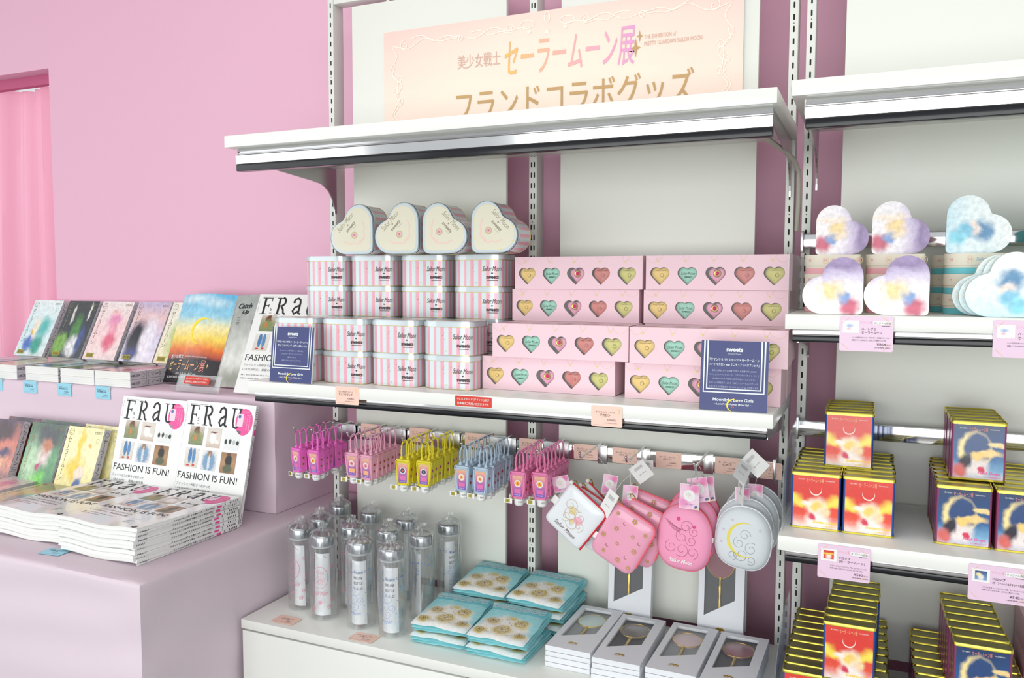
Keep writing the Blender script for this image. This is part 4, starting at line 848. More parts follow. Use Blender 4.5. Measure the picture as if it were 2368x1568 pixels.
bigtag('lilac price tag on the gummy shelf edge at the right of the photo', (.979, -.3365, 1.359), 'ハートグミ', 'セーラーマーキュリー', ('ハートの形がかわいいソーダ味のグミ。完全版コミックスの', '美麗なイラストのBOX付き。お気に入りの戦士をどうぞ★'), '¥864', WHP)
bigtag('lilac price tag with a red picture on the drop tin shelf edge', (.7245, -.3515, .9625), 'ドロップ', '(セーラームーン)', ('イラストがキュートなドロップ缶。セーラームーンの', '世界に浸りながらめしあがれ...★(イチゴ味)'), '¥540', REDP)
bigtag('lilac price tag with a blue picture on the drop tin shelf edge', (.957, -.3515, .960), 'ドロップ', '(セーラームーン&タキシード仮面)', ('イラストがキュートなドロップ缶。セーラームーンの', '世界に浸りながらめしあがれ...★(ピーチ味)'), '¥540', BLUP)
# ================================================================= HOOKS, HAND GELS
YB = -.0345   # front of the rail
def hook(label, x, prongs, L_=.175, zt=1.0745):
    t = thing('peg_hook', label, 'hook', group='chrome peg hooks on the rail')
    t.location = (x, YB, 1.044)
    m = MB(); w_ = .022 if len(prongs) == 1 else .05 + prongs[-1] - .03; c = sum(prongs) / len(prongs)
    m.box((c - w_ / 2, -.003, -.021), (c + w_ / 2, 0, .022), STEEL, .001); m.box((c - w_ / 2, -.003, .0195), (c + w_ / 2, .014, .0225), STEEL, .0008); m.build('clip', t)
    for p in prongs:
        m = MB(); z = zt - 1.044
        m.tube([(p, -.002, z - .004), (p, -.008, z), (p, -.03, z - .001), (p, -L_ + .016, z - .006), (p, -L_ + .008, z - .0055), (p, -L_ + .003, z - .002), (p, -L_, z + .004)], .0023, CHROME, 9); m.ball((p, -L_, z + .0055), .0032, CHROME, 10); m.build('prong', t)
    return t
gels = [('magenta', (240, 116, 204), (244, 140, 212), 'SM4', -.567, (0, .054)), ('pale pink', (238, 172, 198), (240, 186, 204), 'SM2', -.406, (0, .048)), ('yellow', (234, 218, 44), (240, 228, 80), 'SM3', -.251, (0, .052)),
        ('pale blue', (186, 206, 224), (196, 212, 226), 'SM1', -.094, (0, .050)), ('rose pink', (236, 132, 180), (240, 150, 192), 'SM5', .047, (0, .046))]
LBL = art('gel_label', [(0, (130, 100, 190)), (.35, (170, 110, 180)), (.65, (222, 130, 160)), (1, (236, 190, 150))], (), .03, 4, .3)
CAPW = mat('cap_white', (226, 228, 226), .35); GOLDF = mat('sticker_gold', (196, 184, 90), .3, metal=.5); RHINE = mat('rhinestone', (214, 150, 165), .1); RED_D = mat('gem_dark', (176, 50, 60), .2)
GW, GD_, GH = .036, .021, .060
for (nm, ch, cb, code, hx, pr) in gels:
    hook('chrome double peg hook holding the %s hand gels' % nm, hx, pr)
    HOLD = mat('silicone_' + nm.replace(' ', '_'), ch, .45, sss=0); BOT = mat('gel_' + nm.replace(' ', '_'), cb, .12, alpha=.86)
    t = thing('hand_gel_bottle', '', 'hand gel', group='%s hand gels' % nm)
    # origin at the top of the strap loop, bottle hangs head-down
    zt = -.048; zb = zt - GH
    def ringp(z, k): # rounded rectangle section, narrower towards the cap
        w_ = GW / 2 * k; d_ = GD_ / 2 * k; return [(x, y, z) for x, y in rrect(-w_, -d_, w_, d_, .004, 3)]
    lv = [(zt, .90), (zt - .002, .98), (zt - .006, 1.0), (zt - GH * .6, .88), (zb + .004, .74), (zb, .62)]
    N = 16; v_ = [p for z, k in lv for p in ringp(z, k)]
    m = MB(); m.add(v_, [(i * N + j, (i + 1) * N + j, (i + 1) * N + (j + 1) % N, i * N + (j + 1) % N) for i in range(len(lv) - 1) for j in range(N)] + [tuple(range(N)), tuple(range((len(lv) - 1) * N, len(lv) * N))[::-1]], BOT, smooth=True)
    fy = lambda z: -GD_ / 2 * (1 - .26 * (zt - z) / GH) - .0004
    Fg = lambda u, v, k=1: Vector((u, fy(v) - .0003 * k, v))
    m.add([Fg(-.0125, zt - .007), Fg(-.0105, zb + .006), Fg(.0105, zb + .006), Fg(.0125, zt - .007)], [(0, 1, 2, 3)], LBL, uv=[(0, 1), (0, 0), (1, 0), (1, 1)])
    zc = zt - .0245; m.poly(Fg, [(.0082 * (1 if q % 2 else .93) * math.cos(q * math.pi / 16), zc + .0082 * (1 if q % 2 else .93) * math.sin(q * math.pi / 16)) for q in range(32)], PAPERW, 2)
    m.disc(Fg, 0, zc, .0058, {'magenta': mat('badge_gold', (244, 190, 80), .4), 'pale pink': mat('badge_rose', (232, 170, 180), .4), 'yellow': mat('badge_navy', (60, 80, 110), .4), 'pale blue': mat('badge_cream', (240, 216, 150), .4), 'rose pink': mat('badge_gold', (244, 190, 80), .4)}[nm], 3, 16)
    star5(m, Fg, 0, zc, .0042, mat('badge_red', (232, 100, 70), .4), 4)
    m.rect(Fg, -.008, zb + .013, .008, zb + .023, mat('label_block', (226, 120, 176), .4) if nm != 'pale pink' else mat('label_block_o', (246, 184, 130), .4), 2)
    m.text('HAND GEL', Fg, 0, zb + .0095, PAPERW, w=.014, h=.0022, k=3); m.build('bottle', t)
    m = MB()
    # silicone sleeve: rim round the front window plus side straps, knobs, strap loop
    m.tube([(-.0155, fy(zt - .004), zt - .004), (-.0165, fy(zt - .006), zt - .008), (-.0148, fy(zt - .035), zt - .035), (-.0118, fy(zb + .004), zb + .005), (-.0105, fy(zb + .002), zb + .002), (.0105, fy(zb + .002), zb + .002), (.0118, fy(zb + .004), zb + .005), (.0148, fy(zt - .035), zt - .035), (.0165, fy(zt - .006), zt - .008), (.0155, fy(zt - .004), zt - .004)], .0017, HOLD, 7, closed=True)
    for sx in (-1, 1):
        s3 = [(sx * .0186, -.0105, zt - .001), (sx * .0186, .0105, zt - .001), (sx * .0142, .0082, zb + .001), (sx * .0142, -.0082, zb + .001)]; s4 = [(x + sx * .0012, y, z) for x, y, z in s3]
        m.add(s3 + s4, [(0, 1, 2, 3)[::-sx], (4, 5, 6, 7)[::sx]] + [((i, (i + 1) % 4, 4 + (i + 1) % 4, 4 + i)) for i in range(4)], HOLD)
        for q, zz in enumerate((zt - .022, zt - .038)):
            xx = sx * (.0199 - .0046 * (zt - zz) / GH); m.disc(fr((xx + sx * .0002, 0, zz), (0, sx, 0), (0, 0, 1)), 0, 0, .0042, RHINE, 1, 10); m.disc(fr((xx + sx * .0002, 0, zz), (0, sx, 0), (0, 0, 1)), 0, 0, .0024, RED_D, 2, 8)
        for yy, zz in ((-.008, zt - .008), (-.0075, zt - .05)): m.ball((sx * .0185, yy, zz), .0011, mat('silver_bead', (220, 220, 222), .1, metal=1), 6)
        m.lathe([(.0045, 0), (.0042, .004), (.0022, .0075)], HOLD, 12, Matrix.Translation((sx * .0085, 0, zt + .001)))
    m.box((-.0185, -.0107, zt - .0015), (.0185, .0107, zt + .002), HOLD, .0015)
    m.box((-.0185, .0085, zb + .006), (.0185, .0112, zt), HOLD, .001)
    m.build('silicone_sleeve', t)
    m = MB(); m.tube([(-.0085, 0, zt + .007), (-.0098, .0, zt + .018), (-.0088, .0, zt + .034), (-.0058, .001, zt + .043), (0, .001, zt + .0475), (.0058, .001, zt + .043), (.0088, 0, zt + .034), (.0098, 0, zt + .018), (.0085, 0, zt + .007)], .0016, HOLD, 8)
    for zz in (.014, .022, .03): m.ball((-.0096, 0, zt + zz), .0022, HOLD, 8)
    m.build('strap_loop', t)
    m = MB(); m.lathe([(.0098, 0), (.0104, -.001), (.0100, -.013), (.0085, -.0155)][::-1], CAPW, 20, Matrix.Translation((0, 0, zb)))
    cyl = lambda u, v, k=1: Vector(((.0106 + .0002 * k) * math.sin(u / .0104), -(.0106 + .0002 * k) * math.cos(u / .0104), v))
    m.add([cyl(-.012 + .004 * q, z) for z in (zb - .0115, zb - .0015) for q in range(7)], [(q, q + 1, 8 + q, 7 + q) for q in range(6)], PAPERW)
    m.text(code, cyl, .006, zb - .0065, INK, w=.0085, h=.0042, k=2); m.rect(cyl, -.008, zb - .009, -.001, zb - .004, mat('label_grey', (200, 204, 204), .5), 2); m.build('cap', t)
    m = MB(); Ft = fr((-.030, -.0105, zb - .006), (1, -.15, .05), (0, 0, 1)); m.rect(Ft, -.002, -.0055, .019, .0055, PAPERW); m.add([Ft(-.002, -.0055, -1), Ft(-.002, .0055, -1), Ft(.019, .0055, -1), Ft(.019, -.0055, -1)], [(0, 1, 2, 3)], PAPERW); m.rect(Ft, .002, -.004, .013, .004, GOLDF, 2); m.text('¥', Ft, .0075, 0, INK, h=.003, k=3); m.build('price_sticker', t)
    mk_ = Maker(t); rg = random.Random(nm)
    ys = {'magenta': ((-.160, -.139, -.114, -.084, -.055), (-.163, -.142, -.118, -.09, -.06)), 'pale pink': ((-.150, -.13, -.108, -.086, -.04), (-.158, -.139, -.12, -.1, -.072, -.05)), 'yellow': ((-.162, -.143, -.122, -.098, -.07, -.045), (-.156, -.136, -.11, -.08, -.055, -.035)),
          'pale blue': ((-.165, -.144, -.12, -.096, -.07, -.045), (-.163, -.143, -.122, -.098, -.07, -.045)), 'rose pink': ((-.165, -.145, -.124, -.1, -.07, -.045), (-.155, -.134, -.112, -.088, -.06, -.034))}[nm]
    for k, p in enumerate(pr):
        for q, y in enumerate(ys[k]):
            z = 1.0745 - .006 * (-y / .175) + .0046
            mk_('%s hand gel bottle on the %s prong, %s in its row' % (nm, ('left', 'right')[k], 'frontmost' if q == 0 else ORD[q]), (hx + p, YB + y, z), (R(rg.uniform(-2, 3)), R(rg.uniform(-2, 2)), R(rg.uniform(-9, 9) - (14 if (q == 0 and nm == 'magenta' and k == 0) else 0))), '%s hand gels' % nm)
hook('bare chrome peg hook holding the white and red pouches', .187, (0,), .165); hook('bare chrome peg hook holding the pink patterned pouches', .29, (0,), .165)
hook('chrome peg hook holding the round pink pouches', .433, (0,), .165); hook('chrome peg hook holding the round white pouches', .531, (0,), .165)

# ================================================================= POUCHES
ZR_ = mat('zip_red', (206, 34, 52), .4); ZP = mat('zip_coral', (238, 110, 126), .45); PW = mat('pouch_white', (232, 236, 240), .3, coat=.3); PGY = mat('pouch_grey_white', (216, 222, 226), .45)
PPK = mat('pouch_pink', (236, 164, 190), .25, coat=.3); PPK2 = mat('pouch_pink_matte', (244, 158, 192), .5); PRT = mat('print_brown', (160, 110, 100), .5); PRG = mat('print_goldline', (196, 164, 110), .5); PRP = mat('print_pinkpatch', (240, 180, 200), .5); PRD = mat('print_darkrose', (150, 60, 90), .5)
PEARL = mat('pearl', (232, 228, 220), .15, coat=.6); TAGP = art('tag_card_pink', [(0, (244, 200, 224)), (.5, (240, 214, 230)), (1, (244, 190, 218))], [(.8, .85, .3, .2, (232, 130, 180), .7), (.2, .25, .3, .2, (236, 150, 196), .7)], .12, 4, .4, mottle=.06)
def puffy(mb, outline, th, m_, F, edge=None):
    """cushion-like body from an outline"""
    cx = sum(p[0] for p in outline) / len(outline); cy = sum(p[1] for p in outline) / len(outline); N = len(outline)
    lv = [(1, 0), (.965, .35), (.86, .72), (.62, .94), (.3, 1.0)]; v_ = []
    for sgn in (1, -1):
        for k, h in lv: v_ += [F(cx + (p[0] - cx) * k, cy + (p[1] - cy) * k, sgn * th / 2 * h) for p in outline]
    fs = []
    L_ = len(lv)
    for s_ in (0, 1):
        o = s_ * L_ * N
        for a in range(L_ - 1): fs += [tuple(([o + a * N + i, o + a * N + (i + 1) % N, o + (a + 1) * N + (i + 1) % N, o + (a + 1) * N + i])[::(1 if s_ == 0 else -1)]) for i in range(N)]
        fs.append(tuple(range(o + (L_ - 1) * N, o + L_ * N))[::(1 if s_ == 0 else -1)])
    mb.add(v_, fs, m_, smooth=True); return cx, cy
FP = lambda x, y, d: Vector((x, -d, y))
def motif(mb, F, x, y, s, k=2):
    """generic floral ornament"""
    for q in range(5): mb.disc(F, x + s * .5 * math.cos(q * 1.257), y + s * .5 * math.sin(q * 1.257), s * .34, PRG, k, 8)
    mb.disc(F, x, y, s * .42, mat('motif_rose', (206, 110, 130), .4), k + 1, 10); mb.disc(F, x, y, s * .2, PRP, k + 2, 8)
def scroll(mb, F, x, y, r, m_, w_=.0006, k=2, a0=0): mb.ribbon(F, curl(x, y, r, a0, 1.3), w_, m_, k)
def make_sq(name, w_, h_, rad, body, zipm, kind):
    """origin at the hanging corner (top left), square turned so that it hangs by that corner"""
    t = thing(name, '', 'pouch')
    o_ = [(x, y) for x, y in rrect(0, -h_, w_, 0, rad, 4)]
    m = MB(); cx, cy = puffy(m, o_, .016, body, FP); Fz = lambda u, v, k=1: Vector((u, -.0075 - .0003 * k - .0006 * math.cos((u - cx) / w_ * 3), v))
    if kind == 'white':
        for (x, y, r, a) in ((.3, -.35, .016, 0), (.42, -.5, .02, 1), (.62, -.42, .014, 2), (.55, -.62, .016, 3.5), (.35, -.6, .012, 4.4), (.7, -.58, .013, 5)): scroll(m, Fz, w_ * x, h_ * (y), r, PRG, .0007, 2, a)
        m.disc(Fz, w_ * .40, -h_ * .42, .009, mat('print_sand', (226, 208, 160), .5), 1, 14); m.disc(Fz, w_ * .62, -h_ * .5, .010, PRP, 1, 14); m.disc(Fz, w_ * .52, -h_ * .6, .006, mat('print_sand', (226, 208, 160), .5), 1, 12)
        m.text('Sailor Moon', Fz, w_ * .5, -h_ * .82, mat('print_cocoa', (110, 86, 70), .5), w=w_ * .56, h=.009, shear=.35)
    else:
        for i, (x, y) in enumerate(((.18, -.14), (.55, -.10), (.86, -.2), (.30, -.38), (.66, -.34), (.12, -.6), (.46, -.6), (.82, -.55), (.28, -.84), (.62, -.84), (.88, -.86))): motif(m, Fz, w_ * x, h_ * y, .0075 if i % 2 else .0055)
        for (x, y) in ((.4, -.22), (.84, -.38), (.3, -.72), (.74, -.72)): m.poly(Fz, crescent(w_ * x, h_ * y, .004, 1, fat=.5), PRT, 2)
    m.build('pouch_body', t)
    m = MB()
    m.tube([(x, 0, y) for x, y in ([(rad * .3, -.001)] + [(w_ - rad + rad * math.sin(R(a)), -rad + rad * math.cos(R(a))) for a in range(0, 91, 15)] + [(w_, -h_ * (.96 if kind == 'white' else .8))])], .0026, zipm, 8); m.build('zip', t)
    m = MB(); m.ball((.002, -.010, .003), .0052, PEARL, 12); m.tube([(.003, -.008, .006), (.006, -.004, .010), (.012, -.002, .006), (.02, 0, 0)], .0012, GOLD, 6); m.build('pearl_pull', t)
    if kind == 'white': m = MB(); m.box((-.012, -.001, -h_ * .62), (.002, .001, -h_ * .46), PAPERW, .0004); m.build('side_tab', t)
    else: m = MB(); m.box((-.010, -.001, -h_ * .78), (.002, .001, -h_ * .66), PAPERW, .0004); m.tube([(-.004, -.002, -.026), (-.006, -.002, -.036), (-.0045, -.002, -.046), (-.002, -.002, -.036), (-.004, -.002, -.026)], .001, GOLD, 6); m.build('side_tab', t)
    return t
def make_round(w_, h_, body, rim, kind):
    t = thing('coin_pouch', '', 'pouch')
    o_ = []
    for i in range(40):
        a = 2 * math.pi * i / 40; c, s = math.cos(a), math.sin(a); e = .72 if s < 0 else .92
        o_.append((w_ / 2 * abs(c) ** e * (1 if c > 0 else -1), -h_ / 2 + h_ / 2 * abs(s) ** e * (1 if s > 0 else -1)))
    m = MB(); puffy(m, o_, .026, body, FP); Fz = lambda u, v, k=1: Vector((u, -.0125 - .0003 * k, v))
    if kind == 'pink':
        for i in range(7): m.ribbon(Fz, [(-w_ * .36 + .005 * i, -h_ * .22 - .003 * i), (-w_ * .2 + .004 * i, -h_ * .36), (-w_ * .05, -h_ * .42 + .002 * i)], .0006, PRD, 2)
        for (x, y, r, a) in ((.05, -.3, .014, 0), (.2, -.36, .011, 2), (-.02, -.46, .015, 1), (.16, -.5, .012, 3), (.0, -.66, .016, 4), (.2, -.68, .013, 5), (-.2, -.64, .014, 2)): scroll(m, Fz, w_ * x, h_ * y, r, PRD, .0006, 2, a)
        m.text('Sailor Moon', Fz, 0, -h_ * .84, PAPERW, w=w_ * .44, h=.0085, shear=.3, bold=.02, k=2); m.disc(Fz, -.012, -h_ * .2, .004, mat('print_hotpink', (224, 70, 140), .5), 2, 12); m.disc(Fz, .022, -h_ * .28, .0035, mat('print_hotpink', (224, 70, 140), .5), 2, 12)
    else:
        YE = mat('print_yellow', (232, 216, 90), .5)
        m.poly(Fz, crescent(.006, -h_ * .5, .036, R(8), fat=.12), YE, 1); 
        for (x, y, r, a) in ((.05, -.42, .012, 0), (-.04, -.56, .012, 2), (.18, -.62, .014, 1), (.02, -.74, .015, 3), (.2, -.8, .01, 4), (-.14, -.78, .01, 5)): scroll(m, Fz, w_ * x, h_ * y, r, INKG, .0005, 2, a)
        for (x, y) in ((-.34, -.4), (-.36, -.6), (.3, -.3), (-.2, -.22)): star5(m, Fz, w_ * x, h_ * y, .003, mat('print_lilac', (216, 190, 216), .5), 2)
    m.build('pouch_body', t)
    m = MB(); m.tube([(x * .995, .002, y) for x, y in o_], .0022, rim, 7, closed=True); m.tube([(x * .97, .0135, -h_ / 2 + (y + h_ / 2) * .97) for x, y in o_], .0018, rim, 7, closed=True); m.build('piping', t)
    m = MB(); m.box((w_ * .49, .002, -h_ * .5), (w_ * .53, .005, -h_ * .42), CAPW, .0008); m.build('zip_pull', t)
    return t
def put(maker, label, hookx, y, zhang, roty, xo, gp, rotz=0, tip=None, chain=False, L_=.05):
    """hang the pouch from the prong by a string"""
    o = maker(label, (hookx + xo, YB + y, zhang), (0, R(roty), R(rotz)), gp)
    return o
gw = 'white pouches with red zips'; gp = 'pink patterned pouches'; grp = 'round pink pouches'; grw = 'round white pouches'
MW = Maker(make_sq('square_pouch', .105, .112, .012, PW, ZR_, 'white')); MP = Maker(make_sq('square_pouch', .106, .128, .02, PPK, ZP, 'pink'))
MRP = Maker(make_round(.113, .138, PPK2, ZP, 'pink')); MRW = Maker(make_round(.112, .128, PGY, PW, 'white'))
for i, (y, ry, dx, dz) in enumerate(((-.150, 37, -.022, 0), (-.125, 30, -.012, -.012), (-.1, 44, -.004, -.006))): MW('white square pouch with red zip hanging by its corner, %s of three' % ('front', 'middle', 'rear')[i], (.187 + dx, YB + y, 1.012 + dz), (0, R(ry), R(-4 + 5 * i)), gw)
for i, (y, ry, dx, dz) in enumerate(((-.155, 28, -.024, 0), (-.128, 22, -.004, .006), (-.098, 18, -.006, .02))): MP('pink patterned square pouch with coral zip, %s of three' % ('front', 'middle', 'rear')[i], (.29 + dx, YB + y, .982 + dz), (0, R(ry), R(-3 + 3 * i)), gp)
for i, (y, dx, dz, rz) in enumerate(((-.148, -.016, 0, -4), (-.118, -.012, .012, 3), (-.088, -.014, .020, -3))): MRP('round pink pouch with line drawing, %s of three' % ('front', 'middle', 'rear')[i], (.433 + dx, YB + y, .987 + dz), (0, R(4 - 3 * i), R(rz)), grp)
for i, (y, dx, dz, rz) in enumerate(((-.150, .006, 0, -6), (-.121, .002, .010, 2), (-.092, .006, .020, -3), (-.065, .008, .026, 3))): MRW('round white pouch with yellow and grey print, %s of four' % ('front', 'second', 'third', 'rear')[i], (.531 + dx, YB + y, .997 + dz), (0, R(5 - 3 * i), R(rz)), grw)
def swing_tag(label, loc, rot, w_, h_, printed, string=None, chain=None):
    t = thing('swing_tag', label, 'tag', loc, rot, 'hanging swing tags')
    m = MB(); m.box((-w_ / 2, 0, -h_), (w_ / 2, .0008, 0), PAPERW); Ft = lambda u, v, k=1: Vector((u, -.0002 * k, v))
    if printed:
        m.rect(Ft, -w_ / 2 + .001, -h_ + .001, w_ / 2 - .001, -.001, TAGP, 1); m.disc(Ft, 0, -h_ * .46, w_ * .3, PAPERW, 2, 20)
        scroll(m, Ft, -.002, -h_ * .44, w_ * .12, PRG, .0004, 3); scroll(m, Ft, .003, -h_ * .5, w_ * .12, PRP, .0004, 3, 2); m.text('Sailor Moon', Ft, 0, -h_ * .8, mat('tag_violet', (150, 110, 180), .5), w=w_ * .4, h=.0035, shear=.3, k=3); m.disc(Ft, w_ * .36, -h_ * .9, w_ * .09, mat('tag_blueprint', (90, 110, 150), .5), 3, 10); m.disc(Ft, w_ * .38, -h_ * .95, w_ * .05, mat('tag_orange', (240, 190, 120), .5), 4, 10)
    else:
        m.text('||||||||||', Ft, 0, -h_ * .25, INKG, w=w_ * .5, h=h_ * .15); m.text('Sailor Moon', Ft, 0, -h_ * .6, INKG, w=w_ * .5, h=.002)
    m.build('tag_card', t)
    if string: m = MB(); m.tube(string, .0004, STRING, 5); m.build('string', t)
    if chain:
        m = MB(); n = 26; A, B = Vector(chain[0]), Vector(chain[1])
        for q in range(n): m.ball(A.lerp(B, q / (n - 1)) + Vector((.0012 * math.sin(q * .5), 0, 0)), .0010, STEEL, 6)
        m.build('ball_chain', t)
    return t
hz = 1.0695
swing_tag('pink swing tag behind the white red-zipped pouch corner, at its left', (.128, YB - .13, 1.016), (R(0), R(-16), R(-12)), .045, .036, True)
swing_tag('pink swing tag standing up between the two square pouches', (.237, YB - .095, 1.022), (0, R(8), R(10)), .032, .046, True, [(0, 0, 0), (-.02, -.01, .025), (-.048, -.012, .05)])
swing_tag('pink swing tag behind the pearl of the patterned pouch', (.292, YB - .13, 1.012), (0, R(4), R(16)), .032, .05, True, [(0, 0, 0), (-.004, 0, .03), (-.002, -.012, .056)])
swing_tag('folded white swing tag lying over the corner between the square pouches', (.268, YB - .172, 1.004), (R(6), R(32), R(-18)), .028, .066, False, [(0, 0, 0), (.0, .01, .03), (.008, .024, .062)])
swing_tag('plain white swing tag hanging tilted from the second bare hook', (.293, YB - .10, 1.052), (0, R(-38), R(20)), .038, .042, False, [(0, 0, 0), (-.004, 0, .012)])
swing_tag('plain white swing tag hanging straight under the second bare hook', (.302, YB - .05, 1.052), (0, R(-2), R(2)), .036, .034, False, [(0, 0, 0), (-.006, -.003, .010), (-.011, -.001, .018)])
for i, (y, ry, rz, z, dx) in enumerate(((-.160, 1, -2, 1.036, -.008), (-.140, -9, 10, 1.046, .002), (-.118, -6, 14, 1.044, .012))):
    swing_tag('pink swing tag on a ball chain before the round pink pouches, %s of three' % ('front', 'middle', 'rear')[i], (.433 + dx, YB + y - .004, z), (0, R(ry), R(rz)), .040, .052, True, None, ((0, -.002, -.004), (.004 - dx, .004, hz - z + .003)))
for i, (y, ry, rz, z, dx, rx, pr_) in enumerate(((-.150, 3, -62, 1.052, -.006, 0, False), (-.125, 0, 4, 1.03, -.006, 0, True), (-.1, 0, 2, 1.034, .016, 0, True), (-.16, 40, 20, 1.088, .004, -50, False), (-.13, -50, 10, 1.10, .0, -28, False))):
    swing_tag(('white swing tag turned edge-on above the round white pouches', 'pink and white swing tag at left above the round white pouches', 'pink and white swing tag at right above the round white pouches', 'white barcode swing tag sticking out to the right of the last hook', 'grey swing tag sticking up over the last hook')[i], (.531 + dx, YB + y, z), (R(rx), R(ry), R(rz)), .03 if i < 4 else .036, .05, pr_, None, ((0, -.002, -.03), (.002, .004, hz - z + .003)) if i < 3 else None)

# ================================================================= GLASS BOTTLES IN CLEAR BAGS
GLASS = clear('bottle_clear', (245, 250, 250), .03, .55, .05, .03); BAG = clear('bag_film', (248, 250, 250), .10, .60, .12, .035)
CAPS = mat('cap_silver', (190, 196, 200), .2, metal=1); GASK = mat('gasket_clear', (220, 226, 228), .3, alpha=.7)
INS = mat('insert_white', (238, 242, 246), .5); PP = mat('print_pink_line', (232, 120, 156), .5); PB = mat('print_blue_line', (110, 150, 216), .5); PB2 = mat('print_blue_deep', (70, 120, 200), .5)
def make_bottle(kind):
    t = thing('reusable_bottle', '', 'bottle'); r = .0275
    ink = PP if kind == 'pink' else PB
    m = MB(); m.lathe([(.001, .001), (r - .003, .0005), (r, .004), (r, .158), (r - .002, .166), (.0215, .171), (.0215, .176)], GLASS, 30)
    m.build('bottle_body', t)
    cyl = lambda u, v, k=1: Vector(((r + .0002 + .0001 * k) * math.sin(u / r), -(r + .0002 + .0001 * k) * math.cos(u / r), v))
    m = MB()
    if kind == 'pink':
        m.ribbon(cyl, [(.0 + .019 * math.cos(q * math.pi / 16), .105 + .026 * math.sin(q * math.pi / 16)) for q in range(33)], .0011, ink)
        for (x, y, rr_, a) in ((.0, .112, .008, 0), (.007, .1, .007, 2), (-.007, .1, .007, 4), (.0, .094, .008, 5), (-.004, .118, .005, 1), (.006, .117, .005, 3)): scroll(m, cyl, x, y, rr_, ink, .0006, 1, a)
        m.text('Sailor Moon', cyl, 0, .067, ink, w=.04, h=.0095, shear=.3)
        for (x, y) in ((-.03, .05), (.0, .045), (.03, .13), (-.035, .14), (.03, .05), (.022, .033), (-.015, .03), (.04, .09), (-.04, .09)): m.ribbon(cyl, [(x + .0045 * math.cos(q * math.pi / 8), y + .0045 * math.sin(q * math.pi / 8)) for q in range(17)], .0011, ink); star5(m, cyl, x, y, .003, ink, 1)
        for (x, y, a) in ((.03, .075, .8), (-.03, .12, 2.2), (-.02, .15, .5), (.018, .15, 2.4)): m.ribbon(cyl, [(x, y), (x + .012 * math.cos(a), y + .012 * math.sin(a))], .0012, ink)
    else:
        for q in range(-7, 8): (star5(m, cyl, q * .0085, .137 - .003 * math.cos(q * .8), .0028, PB2, 1) if q % 3 else m.poly(cyl, crescent(q * .0085, .138, .0035, 0, fat=.5), PB2, 1))
        for (x, y, rr_, a) in ((-.012, .1, .009, 0), (.004, .092, .012, 2), (-.006, .075, .012, 4), (.01, .07, .009, 5), (-.014, .06, .008, 1), (.0, .056, .01, 3), (-.018, .085, .006, 1)): scroll(m, cyl, x, y, rr_, ink, .0006, 1, a)
        m.text('Moon', cyl, 0, .040, ink, w=.024, h=.0085, shear=.3)
        rq = random.Random(4)
        for _ in range(14): star5(m, cyl, rq.choice((-1, 1)) * rq.uniform(.02, .07), rq.uniform(.03, .125), .0022, ink, 1)
    m.build('printed_pattern', t)
    m = MB(); m.lathe([(.0245, .1735), (.0262, .1745), (.0262, .178), (.0245, .179)], GASK, 26); m.build('gasket', t)
    m = MB(); m.lathe([(.0262, .179), (.0275, .1805), (.0275, .1975), (.0262, .2015), (.0235, .2035), (.0215, .2028), (.004, .2026)], CAPS, 30); m.build('metal_cap', t)
    m = MB(); n = 14; wv = .0195
    g = [((wv * 2 * q / n - wv) * (1.0 - .12 * j), -.014 + .010 * (abs(q / n - .5) * 2) ** 2 + .001 * math.sin(j * 9), .008 + .150 * j) for j in (0, 1) for q in range(n + 1)]
    m.add(g, [(q, q + 1, n + 2 + q, n + 1 + q) for q in range(n)], INS, smooth=True)
    fi = lambda u, v, k=1: Vector((u, -.0144 + .010 * min(1, (abs(u) / wv)) ** 2 - .0002 * k, v))
    if kind == 'blue':
        for i, ln in enumerate(('WALLMUG', 'REUSE', 'BOTTLE', 'S・S・O')): m.text(ln, fi, .001, .131 - .0125 * i, INKG if i == 0 else INK, w=.021, h=.0062)
    m.build('paper_insert', t)
    # crinkled bag
    m = MB(); n = 44; rg = random.Random(11 if kind == 'pink' else 12); v_ = []; lv = [(0, .98), (.003, 1.12), (.05, 1.10), (.10, 1.16), (.15, 1.10), (.18, 1.16), (.203, 1.12), (.2095, .86), (.213, .45), (.219, .34), (.226, .42)]
    for i, (z, k) in enumerate(lv):
        for q in range(n):
            a = 2 * math.pi * q / n; e = 1 + (.05 if i > 0 else 0) * noise.noise(Vector((math.cos(a) * 3, math.sin(a) * 3, z * 60 + (3 if kind == 'pink' else 0)))) * (3 if i >= 7 else 1.2) + .07 * max(0, math.cos(a - .3)) ** 8
            v_.append((r * k * e * math.cos(a), r * k * e * math.sin(a), z + (.004 * noise.noise(Vector((a * 3, z * 9, 1))) if i >= 7 else 0) + .0006))
    m.add(v_, [(i * n + q, i * n + (q + 1) % n, (i + 1) * n + (q + 1) % n, (i + 1) * n + q) for i in range(len(lv) - 1) for q in range(n)], BAG, smooth=False)
    m.build('clear_bag', t, 'crinkled clear plastic bag')
    return t
BPm = Maker(make_bottle('pink')); BBm = Maker(make_bottle('blue'))
